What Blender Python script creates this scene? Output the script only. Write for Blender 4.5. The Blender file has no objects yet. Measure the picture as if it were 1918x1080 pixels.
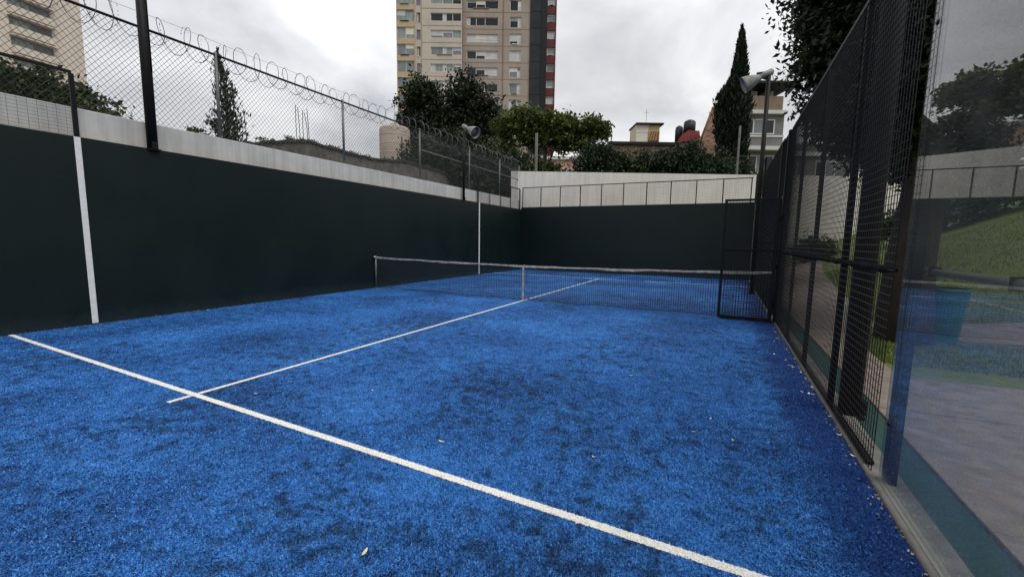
import bpy, math, random
import numpy as np
from mathutils import Vector, Matrix
R = math.radians
scene = bpy.context.scene
COL = scene.collection

# ------------------------------------------------------------------ camera
YAW, PITCH, ROLL = -.4629, -.1154, .0152          # aim, measured from the court's long axis
CAM = Vector((9.021, 1.002, 1.459))
def camera():
    d = Vector((math.sin(YAW)*math.cos(PITCH), math.cos(YAW)*math.cos(PITCH), math.sin(PITCH)))
    r = Vector((math.cos(YAW), -math.sin(YAW), 0)); u = r.cross(d)
    r2 = r*math.cos(ROLL)+u*math.sin(ROLL); u2 = u*math.cos(ROLL)-r*math.sin(ROLL)
    cd = bpy.data.cameras.new('camera'); c = bpy.data.objects.new('camera', cd); COL.objects.link(c)
    m = Matrix((r2, u2, -d)).transposed().to_4x4(); m.translation = CAM
    c.matrix_world = m
    cd.sensor_fit = 'HORIZONTAL'; cd.sensor_width = 36; cd.lens = 790.5/1918*36
    cd.clip_start = .05; cd.clip_end = 2000
    scene.camera = c
camera()

# ------------------------------------------------------------------ sky, sun, exposure
SUN_AZ, SUN_EL = R(112), R(58)                     # azimuth from +Y, clockwise
def sky():
    w = bpy.data.worlds.new('World'); scene.world = w; w.use_nodes = True
    nt = w.node_tree; nt.nodes.clear(); N = nt.nodes.new; lk = nt.links.new
    out = N('ShaderNodeOutputWorld'); mix = N('ShaderNodeMixShader')
    b1 = N('ShaderNodeBackground'); b2 = N('ShaderNodeBackground')
    st = N('ShaderNodeTexSky'); st.sky_type = 'NISHITA'; st.sun_disc = False
    st.sun_elevation = SUN_EL; st.sun_rotation = SUN_AZ
    lk(st.outputs[0], b1.inputs[0]); b1.inputs[1].default_value = .1
    tc = N('ShaderNodeTexCoord')
    mp = N('ShaderNodeMapping'); mp.inputs['Scale'].default_value = (1, 1, 2.1); mp.inputs['Location'].default_value = (.35, .2, .5)
    lk(tc.outputs['Generated'], mp.inputs[0])
    n1 = N('ShaderNodeTexNoise'); n1.inputs['Scale'].default_value = 1.9; n1.inputs['Detail'].default_value = 7; n1.inputs['Roughness'].default_value = .52
    n1.inputs['Distortion'].default_value = .35
    lk(mp.outputs[0], n1.inputs[0])
    cr = N('ShaderNodeValToRGB'); e = cr.color_ramp.elements
    e[0].position = .36; e[0].color = (.44, .45, .475, 1); e[1].position = .64; e[1].color = (1.0, .995, .99, 1)
    m = cr.color_ramp.elements.new(.5); m.color = (.68, .685, .705, 1)
    lk(n1.outputs[0], cr.inputs[0])
    # a patch of cloud away from the sun is brighter, and an overcast sky brightens towards the zenith
    sd = N('ShaderNodeVectorMath'); sd.operation = 'DOT_PRODUCT'; lk(tc.outputs['Generated'], sd.inputs[0])
    el = R(38); az = R(-50)
    sd.inputs[1].default_value = (math.sin(az)*math.cos(el), math.cos(az)*math.cos(el), math.sin(el))
    mr = N('ShaderNodeMapRange'); mr.interpolation_type = 'SMOOTHSTEP'
    mr.inputs['From Min'].default_value = .86; mr.inputs['From Max'].default_value = 1.0
    mr.inputs['To Min'].default_value = 1.0; mr.inputs['To Max'].default_value = 1.32
    lk(sd.outputs['Value'], mr.inputs['Value'])
    sx = N('ShaderNodeSeparateXYZ'); lk(tc.outputs['Generated'], sx.inputs[0])
    mz = N('ShaderNodeMapRange'); mz.inputs['From Min'].default_value = 0; mz.inputs['From Max'].default_value = 1
    mz.inputs['To Min'].default_value = .92; mz.inputs['To Max'].default_value = 1.7
    lk(sx.outputs['Z'], mz.inputs['Value'])
    mu = N('ShaderNodeMath'); mu.operation = 'MULTIPLY'; lk(mr.outputs[0], mu.inputs[0]); lk(mz.outputs[0], mu.inputs[1])
    mu2 = N('ShaderNodeMath'); mu2.operation = 'MULTIPLY'; lk(mu.outputs[0], mu2.inputs[0]); mu2.inputs[1].default_value = .87
    lk(cr.outputs[0], b2.inputs[0]); lk(mu2.outputs[0], b2.inputs[1])
    mix.inputs[0].default_value = .93
    lk(b1.outputs[0], mix.inputs[1]); lk(b2.outputs[0], mix.inputs[2]); lk(mix.outputs[0], out.inputs[0])
    sl = bpy.data.lights.new('sun', 'SUN'); so = bpy.data.objects.new('sun', sl); COL.objects.link(so)
    sl.energy = 1.5; sl.angle = R(24); sl.color = (1, .965, .91)
    v = Vector((math.sin(SUN_AZ)*math.cos(SUN_EL), math.cos(SUN_AZ)*math.cos(SUN_EL), math.sin(SUN_EL)))
    so.rotation_euler = v.to_track_quat('Z', 'Y').to_euler()
sky()
vs = scene.view_settings
vs.view_transform = 'Standard'; vs.look = 'None'; vs.gamma = 1; vs.exposure = 0.14; vs.use_curve_mapping = False

# ------------------------------------------------------------------ helpers
RIGHT = Vector((math.cos(YAW), -math.sin(YAW), 0)); FWD = Vector((math.sin(YAW), math.cos(YAW), 0))
def W(l, f, z=0):                                   # street grid beyond the court: metres right, metres ahead, height
    p = Vector((CAM.x, CAM.y, 0)) + RIGHT*l + FWD*f
    return Vector((p.x, p.y, z))
GRID = -YAW                                         # rotation of that street grid about Z

class MB:
    def __init__(s): s.v = []; s.f = []
    def box(s, x0, x1, y0, y1, z0, z1):
        n = len(s.v)
        s.v += [(x, y, z) for z in (z0, z1) for x, y in ((x0, y0), (x1, y0), (x1, y1), (x0, y1))]
        s.f += [tuple(n+i for i in q) for q in ((0, 3, 2, 1), (4, 5, 6, 7), (0, 1, 5, 4), (1, 2, 6, 5), (2, 3, 7, 6), (3, 0, 4, 7))]
        return s
    def tube(s, pts, r, n=6, cap=True):
        pts = [Vector(p) for p in pts]; rs = r if isinstance(r, (list, tuple)) else [r]*len(pts)
        base = len(s.v); a = None
        for i, p in enumerate(pts):
            t = (pts[min(i+1, len(pts)-1)]-pts[max(i-1, 0)]).normalized()
            if a is None: a = t.cross(Vector((0, 0, 1)) if abs(t.z) < .9 else Vector((1, 0, 0)))
            a = a-t*a.dot(t)
            if a.length < 1e-5: a = t.orthogonal()
            a.normalize(); b = t.cross(a)
            for k in range(n):
                g = 2*math.pi*k/n; s.v.append(tuple(p+a*math.cos(g)*rs[i]+b*math.sin(g)*rs[i]))
        for i in range(len(pts)-1):
            for k in range(n):
                q = base+i*n; s.f.append((q+k, q+(k+1) % n, q+n+(k+1) % n, q+n+k))
        if cap:
            s.f.append(tuple(base+k for k in range(n))[::-1]); q = base+(len(pts)-1)*n; s.f.append(tuple(q+k for k in range(n)))
        return s
    def lathe(s, prof, o, ax, n=20, cap=True):       # prof: (radius, along)
        ax = Vector(ax).normalized(); o = Vector(o)
        t = Vector((0, 0, 1)) if abs(ax.z) < .9 else Vector((1, 0, 0)); a = ax.cross(t).normalized(); b = ax.cross(a)
        base = len(s.v)
        for r, h in prof:
            for k in range(n):
                g = 2*math.pi*k/n; s.v.append(tuple(o+ax*h+a*math.cos(g)*r+b*math.sin(g)*r))
        for i in range(len(prof)-1):
            for k in range(n):
                q = base+i*n; s.f.append((q+k, q+(k+1) % n, q+n+(k+1) % n, q+n+k))
        if cap:
            s.f.append(tuple(base+k for k in range(n))); q = base+(len(prof)-1)*n; s.f.append(tuple(q+k for k in range(n)))
        return s
    def poly(s, pts, d):                             # prism: polygon swept by vector d
        n = len(s.v); k = len(pts); d = Vector(d)
        s.v += [tuple(p) for p in pts]+[tuple(Vector(p)+d) for p in pts]
        s.f += [tuple(range(n, n+k))[::-1], tuple(range(n+k, n+2*k))]
        s.f += [(n+i, n+(i+1) % k, n+k+(i+1) % k, n+k+i) for i in range(k)]
        return s
    def quad(s, *p):
        n = len(s.v); s.v += [tuple(q) for q in p]; s.f.append(tuple(range(n, n+len(p)))); return s
    def build(s, name, mat, parent=None, smooth=False, bevel=0):
        me = bpy.data.meshes.new(name); me.from_pydata(s.v, [], s.f); me.update()
        import bmesh
        bm = bmesh.new(); bm.from_mesh(me); bmesh.ops.recalc_face_normals(bm, faces=bm.faces)
        if bevel: bmesh.ops.bevel(bm, geom=bm.edges[:], offset=bevel, segments=1, affect='EDGES')
        bm.to_mesh(me); bm.free()
        if smooth: me.polygons.foreach_set('use_smooth', [True]*len(me.polygons))
        return link(name, me, mat, parent)
def link(name, me, mat, parent=None):
    if mat and not me.materials: me.materials.append(mat)
    o = bpy.data.objects.new(name, me); COL.objects.link(o)
    if parent: o.parent = parent
    return o
def mesh_np(name, v, f, mat, parent=None):           # v (n,3), f (m,k) all faces alike
    me = bpy.data.meshes.new(name); n, k = f.shape
    me.vertices.add(len(v)); me.vertices.foreach_set('co', v.astype(np.float32).ravel())
    me.loops.add(n*k); me.loops.foreach_set('vertex_index', f.astype(np.int32).ravel())
    me.polygons.add(n); me.polygons.foreach_set('loop_start', (np.arange(n)*k).astype(np.int32))
    try: me.polygons.foreach_set('loop_total', np.full(n, k, np.int32))
    except Exception: pass
    me.update(calc_edges=True); me.validate()
    return link(name, me, mat, parent)
def empty(name, loc=(0, 0, 0), rz=0):
    o = bpy.data.objects.new(name, None); COL.objects.link(o); o.location = loc; o.rotation_euler = (0, 0, rz); o.empty_display_size = .2
    return o
def tag(o, label=None, cat=None, group=None, kind=None):
    if label: o['label'] = label
    if cat: o['category'] = cat
    if group: o['group'] = group
    if kind: o['kind'] = kind
    return o

# ------------------------------------------------------------------ materials
def mat(name, col, rough=.7, metal=0, vary=0, scale=4, bump=0, bscale=40, spec=.5, col2=None, detail=6, stretch=None, island=0, streak=0):
    m = bpy.data.materials.new(name); m.use_nodes = True; nt = m.node_tree; p = nt.nodes['Principled BSDF']
    N = nt.nodes.new; lk = nt.links.new
    p.inputs['Roughness'].default_value = rough; p.inputs['Metallic'].default_value = metal
    p.inputs['Specular IOR Level'].default_value = spec
    c = (*col, 1)
    p.inputs['Base Color'].default_value = c
    vec = None
    if vary or bump or col2:
        g = N('ShaderNodeNewGeometry'); vec = g.outputs['Position']
        if stretch:
            mp = N('ShaderNodeMapping'); mp.inputs['Scale'].default_value = stretch; lk(vec, mp.inputs[0]); vec = mp.outputs[0]
    if vary or col2:
        n = N('ShaderNodeTexNoise'); n.inputs['Scale'].default_value = scale; n.inputs['Detail'].default_value = detail; n.inputs['Roughness'].default_value = .65
        lk(vec, n.inputs[0]); r = N('ShaderNodeValToRGB'); e = r.color_ramp.elements
        e[0].position = .32; e[1].position = .68
        a = col2 if col2 else tuple(x*(1-vary) for x in col); b = col if col2 else tuple(min(1, x*(1+vary)) for x in col)
        e[0].color = (*a, 1); e[1].color = (*b, 1); lk(n.outputs[0], r.inputs[0])
        src = r.outputs[0]
        if island:
            gi = N('ShaderNodeNewGeometry'); hs = N('ShaderNodeHueSaturation')
            mr = N('ShaderNodeMapRange'); mr.inputs['To Min'].default_value = 1-island; mr.inputs['To Max'].default_value = 1+island
            lk(gi.outputs['Random Per Island'], mr.inputs['Value']); lk(mr.outputs[0], hs.inputs['Value']); lk(src, hs.inputs['Color']); src = hs.outputs[0]
        if streak:
            g3 = N('ShaderNodeNewGeometry'); m3 = N('ShaderNodeMapping'); m3.inputs['Scale'].default_value = (5, 5, .3); lk(g3.outputs['Position'], m3.inputs[0])
            n3 = N('ShaderNodeTexNoise'); n3.inputs['Scale'].default_value = 1.6; n3.inputs['Detail'].default_value = 7; n3.inputs['Roughness'].default_value = .7; lk(m3.outputs[0], n3.inputs[0])
            r3 = N('ShaderNodeMapRange'); r3.inputs['From Min'].default_value = .36; r3.inputs['From Max'].default_value = .58; r3.inputs['To Min'].default_value = 1-streak; r3.inputs['To Max'].default_value = 1; lk(n3.outputs[0], r3.inputs['Value'])
            h3 = N('ShaderNodeHueSaturation'); lk(r3.outputs[0], h3.inputs['Value']); lk(src, h3.inputs['Color']); src = h3.outputs[0]
        lk(src, p.inputs['Base Color'])
    if bump:
        n2 = N('ShaderNodeTexNoise'); n2.inputs['Scale'].default_value = bscale; n2.inputs['Detail'].default_value = 4; lk(vec, n2.inputs[0])
        b = N('ShaderNodeBump'); b.inputs['Strength'].default_value = bump; b.inputs['Distance'].default_value = .02
        lk(n2.outputs[0], b.inputs['Height']); lk(b.outputs[0], p.inputs['Normal'])
    return m

def leaf_mat(name, dark, light, trans=.25):
    m = bpy.data.materials.new(name); m.use_nodes = True; nt = m.node_tree; p = nt.nodes['Principled BSDF']; N = nt.nodes.new; lk = nt.links.new
    g = N('ShaderNodeNewGeometry'); r = N('ShaderNodeValToRGB'); e = r.color_ramp.elements
    e[0].color = (*dark, 1); e[1].color = (*light, 1)
    k = r.color_ramp.elements.new(.62); k.color = tuple((a*.55+b*.45) for a, b in zip(dark, light))+(1,)
    lk(g.outputs['Random Per Island'], r.inputs[0])
    n = N('ShaderNodeTexNoise'); n.inputs['Scale'].default_value = .9; n.inputs['Detail'].default_value = 2; lk(g.outputs['Position'], n.inputs[0])
    mr = N('ShaderNodeMapRange'); mr.inputs['From Min'].default_value = .3; mr.inputs['From Max'].default_value = .7
    mr.inputs['To Min'].default_value = .65; mr.inputs['To Max'].default_value = 1.35; lk(n.outputs[0], mr.inputs['Value'])
    hs = N('ShaderNodeHueSaturation'); lk(r.outputs[0], hs.inputs['Color']); lk(mr.outputs[0], hs.inputs['Value'])
    lk(hs.outputs[0], p.inputs['Base Color']); p.inputs['Roughness'].default_value = .5; p.inputs['Specular IOR Level'].default_value = .3
    t = N('ShaderNodeBsdfTranslucent'); lk(hs.outputs[0], t.inputs[0])
    mx = N('ShaderNodeMixShader'); mx.inputs[0].default_value = trans; lk(p.outputs[0], mx.inputs[1]); lk(t.outputs[0], mx.inputs[2])
    lk(mx.outputs[0], nt.nodes['Material Output'].inputs[0])
    return m

def glass_mat(name, tint=(.91, .93, .92), f0=.05):
    m = bpy.data.materials.new(name); m.use_nodes = True; nt = m.node_tree; nt.nodes.remove(nt.nodes['Principled BSDF']); N = nt.nodes.new; lk = nt.links.new
    g = N('ShaderNodeNewGeometry'); d = N('ShaderNodeVectorMath'); d.operation = 'DOT_PRODUCT'
    lk(g.outputs['Normal'], d.inputs[0]); lk(g.outputs['Incoming'], d.inputs[1])
    a = N('ShaderNodeMath'); a.operation = 'ABSOLUTE'; lk(d.outputs['Value'], a.inputs[0])
    s = N('ShaderNodeMath'); s.operation = 'SUBTRACT'; s.inputs[0].default_value = 1; lk(a.outputs[0], s.inputs[1])
    pw = N('ShaderNodeMath'); pw.operation = 'POWER'; pw.inputs[1].default_value = 3.9; lk(s.outputs[0], pw.inputs[0])
    fr = N('ShaderNodeMapRange'); fr.inputs['To Min'].default_value = f0; fr.inputs['To Max'].default_value = 1; lk(pw.outputs[0], fr.inputs['Value'])
    # faint grime on the pane
    nz = N('ShaderNodeTexNoise'); nz.inputs['Scale'].default_value = 3; nz.inputs['Detail'].default_value = 8; lk(g.outputs['Position'], nz.inputs[0])
    gr = N('ShaderNodeMapRange'); gr.inputs['From Min'].default_value = .35; gr.inputs['From Max'].default_value = .75; gr.inputs['To Min'].default_value = .025; gr.inputs['To Max'].default_value = .085; lk(nz.outputs[0], gr.inputs['Value'])
    t = N('ShaderNodeBsdfTransparent'); t.inputs[0].default_value = (*tint, 1)
    gl = N('ShaderNodeBsdfGlossy'); gl.inputs['Roughness'].default_value = .004
    df = N('ShaderNodeBsdfDiffuse'); df.inputs[0].default_value = (.5, .52, .5, 1)
    m1 = N('ShaderNodeMixShader'); m2 = N('ShaderNodeMixShader')
    lk(gr.outputs[0], m1.inputs[0]); lk(t.outputs[0], m1.inputs[1]); lk(df.outputs[0], m1.inputs[2])
    lk(fr.outputs[0], m2.inputs[0]); lk(m1.outputs[0], m2.inputs[1]); lk(gl.outputs[0], m2.inputs[2])
    lk(m2.outputs[0], nt.nodes['Material Output'].inputs[0])
    return m

def green_mat():
    m = bpy.data.materials.new('green_paint'); m.use_nodes = True; nt = m.node_tree; p = nt.nodes['Principled BSDF']; N = nt.nodes.new; lk = nt.links.new
    g = N('ShaderNodeNewGeometry'); P = g.outputs['Position']
    def noise(sc, d, vec=P, r=.6):
        n = N('ShaderNodeTexNoise'); n.inputs['Scale'].default_value = sc; n.inputs['Detail'].default_value = d; n.inputs['Roughness'].default_value = r; lk(vec, n.inputs[0]); return n.outputs[0]
    def rng(x, a, b, c, d):
        n = N('ShaderNodeMapRange'); lk(x, n.inputs['Value'])
        for k, v in zip(('From Min', 'From Max', 'To Min', 'To Max'), (a, b, c, d)): n.inputs[k].default_value = v
        return n.outputs[0]
    mp = N('ShaderNodeMapping'); mp.inputs['Scale'].default_value = (1, 1, .25); lk(P, mp.inputs[0])
    r = N('ShaderNodeValToRGB'); e = r.color_ramp.elements; e[0].position = .3; e[0].color = (.0028, .0088, .0076, 1); e[1].position = .72; e[1].color = (.0046, .0124, .0108, 1)
    lk(noise(1.1, 7, mp.outputs[0], .65), r.inputs[0])
    # ball marks: sparse pale round scuffs, and dust splashed up at the foot
    v = N('ShaderNodeTexVoronoi'); v.inputs['Scale'].default_value = 2.3; lk(P, v.inputs[0])
    spot = rng(v.outputs['Distance'], .035, .095, 1, 0)
    n = N('ShaderNodeMath'); n.operation = 'MULTIPLY'; lk(spot, n.inputs[0]); lk(rng(noise(1.7, 2), .52, .62, 0, .5), n.inputs[1])
    sx = N('ShaderNodeSeparateXYZ'); lk(P, sx.inputs[0])
    dz = N('ShaderNodeMath'); dz.operation = 'MULTIPLY_ADD'; lk(noise(6, 6), dz.inputs[0]); dz.inputs[1].default_value = -.35; lk(sx.outputs['Z'], dz.inputs[2])
    foot = rng(dz.outputs[0], -.16, .06, .55, 0)
    mxn = N('ShaderNodeMath'); mxn.operation = 'MAXIMUM'; lk(n.outputs[0], mxn.inputs[0]); lk(foot, mxn.inputs[1])
    mx = N('ShaderNodeMix'); mx.data_type = 'RGBA'; lk(mxn.outputs[0], mx.inputs['Factor']); lk(r.outputs[0], mx.inputs[6]); mx.inputs[7].default_value = (.022, .032, .036, 1)
    lk(mx.outputs[2], p.inputs['Base Color'])
    lk(rng(noise(.9, 6), .3, .7, .36, .52), p.inputs['Roughness']); p.inputs['Specular IOR Level'].default_value = .30
    b = N('ShaderNodeBump'); b.inputs['Strength'].default_value = .08; b.inputs['Distance'].default_value = .02; lk(noise(24, 4), b.inputs['Height']); lk(b.outputs[0], p.inputs['Normal'])
    return m

def turf_mat():
    m = bpy.data.materials.new('blue_turf'); m.use_nodes = True; nt = m.node_tree; p = nt.nodes['Principled BSDF']; N = nt.nodes.new; lk = nt.links.new
    g = N('ShaderNodeNewGeometry'); P = g.outputs['Position']
    def noise(s, d, r=.6, vec=P):
        n = N('ShaderNodeTexNoise'); n.inputs['Scale'].default_value = s; n.inputs['Detail'].default_value = d; n.inputs['Roughness'].default_value = r; lk(vec, n.inputs[0]); return n.outputs[0]
    def math_(op, a, b):
        n = N('ShaderNodeMath'); n.operation = op
        for i, x in enumerate((a, b)):
            if isinstance(x, (int, float)): n.inputs[i].default_value = x
            else: lk(x, n.inputs[i])
        return n.outputs[0]
    def rng(x, a, b, c, d):
        n = N('ShaderNodeMapRange'); n.interpolation_type = 'SMOOTHSTEP'; lk(x, n.inputs['Value'])
        for k, v in zip(('From Min', 'From Max', 'To Min', 'To Max'), (a, b, c, d)): n.inputs[k].default_value = v
        return n.outputs[0]
    fine = noise(95, 3, .7); mid = noise(9, 6, .75); big = noise(.75, 4, .6)
    patch = rng(math_('ADD', noise(6.5, 8, .80), math_('MULTIPLY', noise(.55, 2), .32)), .53, .68, .36, 1.06)
    v = math_('ADD', math_('MULTIPLY', fine, .46), math_('ADD', math_('MULTIPLY', mid, .36), math_('MULTIPLY', big, .34)))
    r = N('ShaderNodeValToRGB'); e = r.color_ramp.elements
    e[0].position = .44; e[0].color = (.0015, .014, .05, 1); e[1].position = .73; e[1].color = (.070, .275, .66, 1)
    k = e.new(.53); k.color = (.008, .062, .225, 1); k = e.new(.62); k.color = (.024, .148, .46, 1)
    lk(v, r.inputs[0])
    hv = N('ShaderNodeHueSaturation'); lk(r.outputs[0], hv.inputs['Color']); lk(patch, hv.inputs['Value'])
    # along the fence the carpet turns a darker, smooth saturated blue
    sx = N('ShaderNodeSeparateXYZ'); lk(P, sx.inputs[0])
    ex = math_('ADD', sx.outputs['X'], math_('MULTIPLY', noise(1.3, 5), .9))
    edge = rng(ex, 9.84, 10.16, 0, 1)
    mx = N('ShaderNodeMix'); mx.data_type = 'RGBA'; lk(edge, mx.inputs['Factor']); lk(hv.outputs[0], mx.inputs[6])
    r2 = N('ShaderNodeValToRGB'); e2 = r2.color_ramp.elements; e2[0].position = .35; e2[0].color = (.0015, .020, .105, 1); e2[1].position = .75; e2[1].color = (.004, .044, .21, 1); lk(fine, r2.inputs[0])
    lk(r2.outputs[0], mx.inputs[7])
    lk(mx.outputs[2], p.inputs['Base Color'])
    p.inputs['Roughness'].default_value = .75; p.inputs['Specular IOR Level'].default_value = .25
    b = N('ShaderNodeBump'); b.inputs['Strength'].default_value = .55; b.inputs['Distance'].default_value = .012; lk(fine, b.inputs['Height']); lk(b.outputs[0], p.inputs['Normal'])
    return m

M = dict(
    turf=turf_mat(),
    line=mat('line_white', (.80, .78, .73), .85, vary=.16, scale=70, bump=.5, bscale=150),
    stripe=mat('stripe_white', (.72, .71, .68), .6, vary=.1, scale=12),
    green=green_mat(),
    cord=mat('wound_cord', (.007, .007, .008), .9, spec=.1),
    postc=mat('weathered_post', (.10, .098, .09), .9, vary=.3, scale=6),
    white=mat('white_render', (.52, .51, .48), .9, vary=.10, scale=1.6, streak=.22, bump=.12, bscale=14),
    white2=mat('cream_render', (.72, .69, .63), .9, vary=.06, scale=.9, streak=.14, bump=.1, bscale=10),
    black=mat('black_steel', (.0045, .0045, .0055), .5, spec=.22, vary=.2, scale=30),
    pole=mat('pole_paint', (.0065, .0055, .0055), .55, spec=.22, vary=.3, scale=8),
    galv=mat('galvanised_post', (.13, .15, .14), .5, metal=.35, vary=.25, scale=20),
    wire=mat('chain_wire', (.05, .052, .055), .5, metal=.4),
    razor=mat('razor_wire', (.17, .17, .18), .4, metal=.6),
    bwire=mat('black_wire', (.006, .006, .007), .5, spec=.25),
    netc=mat('net_cord', (.010, .011, .014), .6),
    tape=mat('net_tape', (.50, .48, .45), .8, col2=(.20, .19, .17), scale=9),
    glass=glass_mat('court_glass'),
    steel=mat('brushed_steel', (.48, .49, .48), .35, metal=.9),
    lampw=mat('lamp_enamel', (.27, .265, .25), .7, vary=.3, scale=5, streak=.25),
    lampi=mat('lamp_reflector', (.16, .16, .165), .5, metal=.2),
    conc=mat('concrete', (.14, .135, .125), .9, vary=.3, scale=5, bump=.3, bscale=60),
    slab=mat('pavement_slab', (.195, .160, .138), .9, vary=.30, scale=5.0, bump=.5, bscale=70, island=.06),
    mat_green=mat('green_strip', (.012, .055, .047), .8, vary=.35, scale=60, bump=.5, bscale=160),
    soil=mat('dry_ground', (.10, .085, .06), .95, vary=.4, scale=.8),
    grass=mat('lawn', (.125, .155, .030), .9, col2=(.075, .105, .020), scale=2.2, bump=.5, bscale=80),
    blade=leaf_mat('grass_blades', (.065, .090, .015), (.18, .21, .05)),
    stone=mat('rubble_wall', (.155, .145, .13), .95, col2=(.045, .042, .038), scale=3.2, bump=.9, bscale=9, detail=8),
    asph=mat('roof_felt', (.035, .034, .033), .9, vary=.4, scale=3),
    bark=mat('bark', (.022, .018, .014), .95, vary=.5, scale=9, bump=.9, bscale=16, stretch=(1, 1, .22)),
    bin=mat('teal_plastic', (.010, .12, .105), .4, vary=.12, scale=4),
    leafpale=mat('dry_leaf', (.62, .55, .40), .8, vary=.2, scale=40),
    petal=mat('pale_petal', (.78, .76, .72), .8),
    tankb=mat('beige_tank', (.42, .345, .285), .7, vary=.12, scale=1.2),
    tankk=mat('black_tank', (.015, .018, .02), .45),
    wallbeige=mat('tower_beige', (.52, .46, .39), .9, vary=.09, scale=.3, streak=.10, bump=.05, bscale=3),
    wallbrown=mat('tower_brown', (.345, .29, .24), .9, vary=.10, scale=.3, streak=.12, bump=.05, bscale=3),
    ochre=mat('tower_ochre', (.47, .365, .235), .9, vary=.1, scale=.4),
    red=mat('tower_red', (.115, .011, .017), .7, vary=.1, scale=.4),
    ltower=mat('left_tower', (.66, .59, .51), .9, vary=.06, scale=.3),
    wframe=mat('window_frame', (.66, .66, .64), .5),
    wdark=mat('window_dark', (.016, .018, .021), .12, spec=.4),
    wgrey=mat('window_grey', (.15, .17, .175), .15, spec=.7, vary=.3, scale=.6),
    wgreen=mat('window_green', (.23, .28, .26), .2, vary=.3, scale=1.2, stretch=(3, 3, .5)),
    wpale=mat('window_blind', (.48, .50, .50), .5, vary=.12, scale=1.0),
    wsmoke=mat('smoked_glass', (.022, .024, .028), .2, spec=.3, vary=.45, scale=.35),
    mull=mat('dark_mullion', (.010, .011, .012), .6, spec=.25),
    bandline=mat('facade_joint', (.21, .165, .125), .95),
    hgrey=mat('house_grey', (.17, .168, .165), .9, vary=.15, scale=.8),
    htrim=mat('house_trim', (.56, .56, .55), .8, vary=.1, scale=1),
    brick=mat('brown_brick', (.27, .19, .14), .95, col2=(.15, .11, .085), scale=2.2),
    pink=mat('pink_brick', (.45, .27, .20), .95, vary=.25, scale=1.6, bump=.3, bscale=6),
    yel=mat('yellow_wall', (.50, .42, .24), .9, vary=.12, scale=.7),
    cream=mat('cream_wall', (.66, .62, .52), .9, vary=.1, scale=.7),
    orange=mat('lattice_wood', (.36, .21, .10), .8, vary=.3, scale=3),
    redroof=mat('red_sheet', (.20, .022, .016), .6, vary=.25, scale=1.5),
    L_dark=leaf_mat('leaf_dark', (.006, .013, .005), (.030, .048, .017)),
    L_mid=leaf_mat('leaf_mid', (.010, .019, .005), (.070, .100, .020)),
    L_light=leaf_mat('leaf_light', (.022, .038, .008), (.145, .19, .040), .35),
    L_olive=leaf_mat('leaf_olive', (.020, .030, .009), (.085, .105, .034)),
    L_cyp=leaf_mat('leaf_cypress', (.004, .009, .005), (.016, .028, .013), .1),
    L_near=leaf_mat('leaf_near', (.004, .008, .003), (.026, .038, .011), .22),
    L_bush=leaf_mat('leaf_bush', (.008, .017, .008), (.042, .068, .028)),
)

# ------------------------------------------------------------------ foliage
def leaves(blobs, n, size, seed, dens=26, spread=.34, aspect=.5, flat=.0):
    """leaf-sized faces in clumps spread through ellipsoids: blobs = (x, y, z, rx, ry, rz)"""
    g = np.random.default_rng(seed); B = np.array(blobs, float)
    vol = (B[:, 3]*B[:, 4]*B[:, 5])**.75; pr = vol/vol.sum()
    nc = max(8, n//dens); k = g.choice(len(B), nc, p=pr)
    d = g.normal(size=(nc, 3)); d /= np.linalg.norm(d, axis=1)[:, None]
    rad = g.random(nc)**.42*(1+.16*g.normal(size=nc))
    c = B[k, :3]+d*B[k, 3:]*rad[:, None]
    ci = g.integers(0, nc, n); m = np.minimum(B[k, 3:].mean(1), 2.2)
    cs = spread*m*(.55+.9*g.random(nc))
    p = c[ci]+g.normal(size=(n, 3))*cs[ci][:, None]*np.array([.62, .62, .45])
    a = g.normal(size=(n, 3)); a[:, 2] -= .25; a /= np.linalg.norm(a, axis=1)[:, None]
    b = g.normal(size=(n, 3)); b[:, 2] *= (1-flat); b -= a*(a*b).sum(1)[:, None]; b /= np.linalg.norm(b, axis=1)[:, None]
    s = size*(.6+.8*g.random(n))[:, None]
    v = np.stack([p-a*s, p+b*s*aspect+a*s*.1, p+a*s, p-b*s*aspect+a*s*.1], 1).reshape(-1, 3)
    return v, np.arange(4*n).reshape(n, 4)
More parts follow.
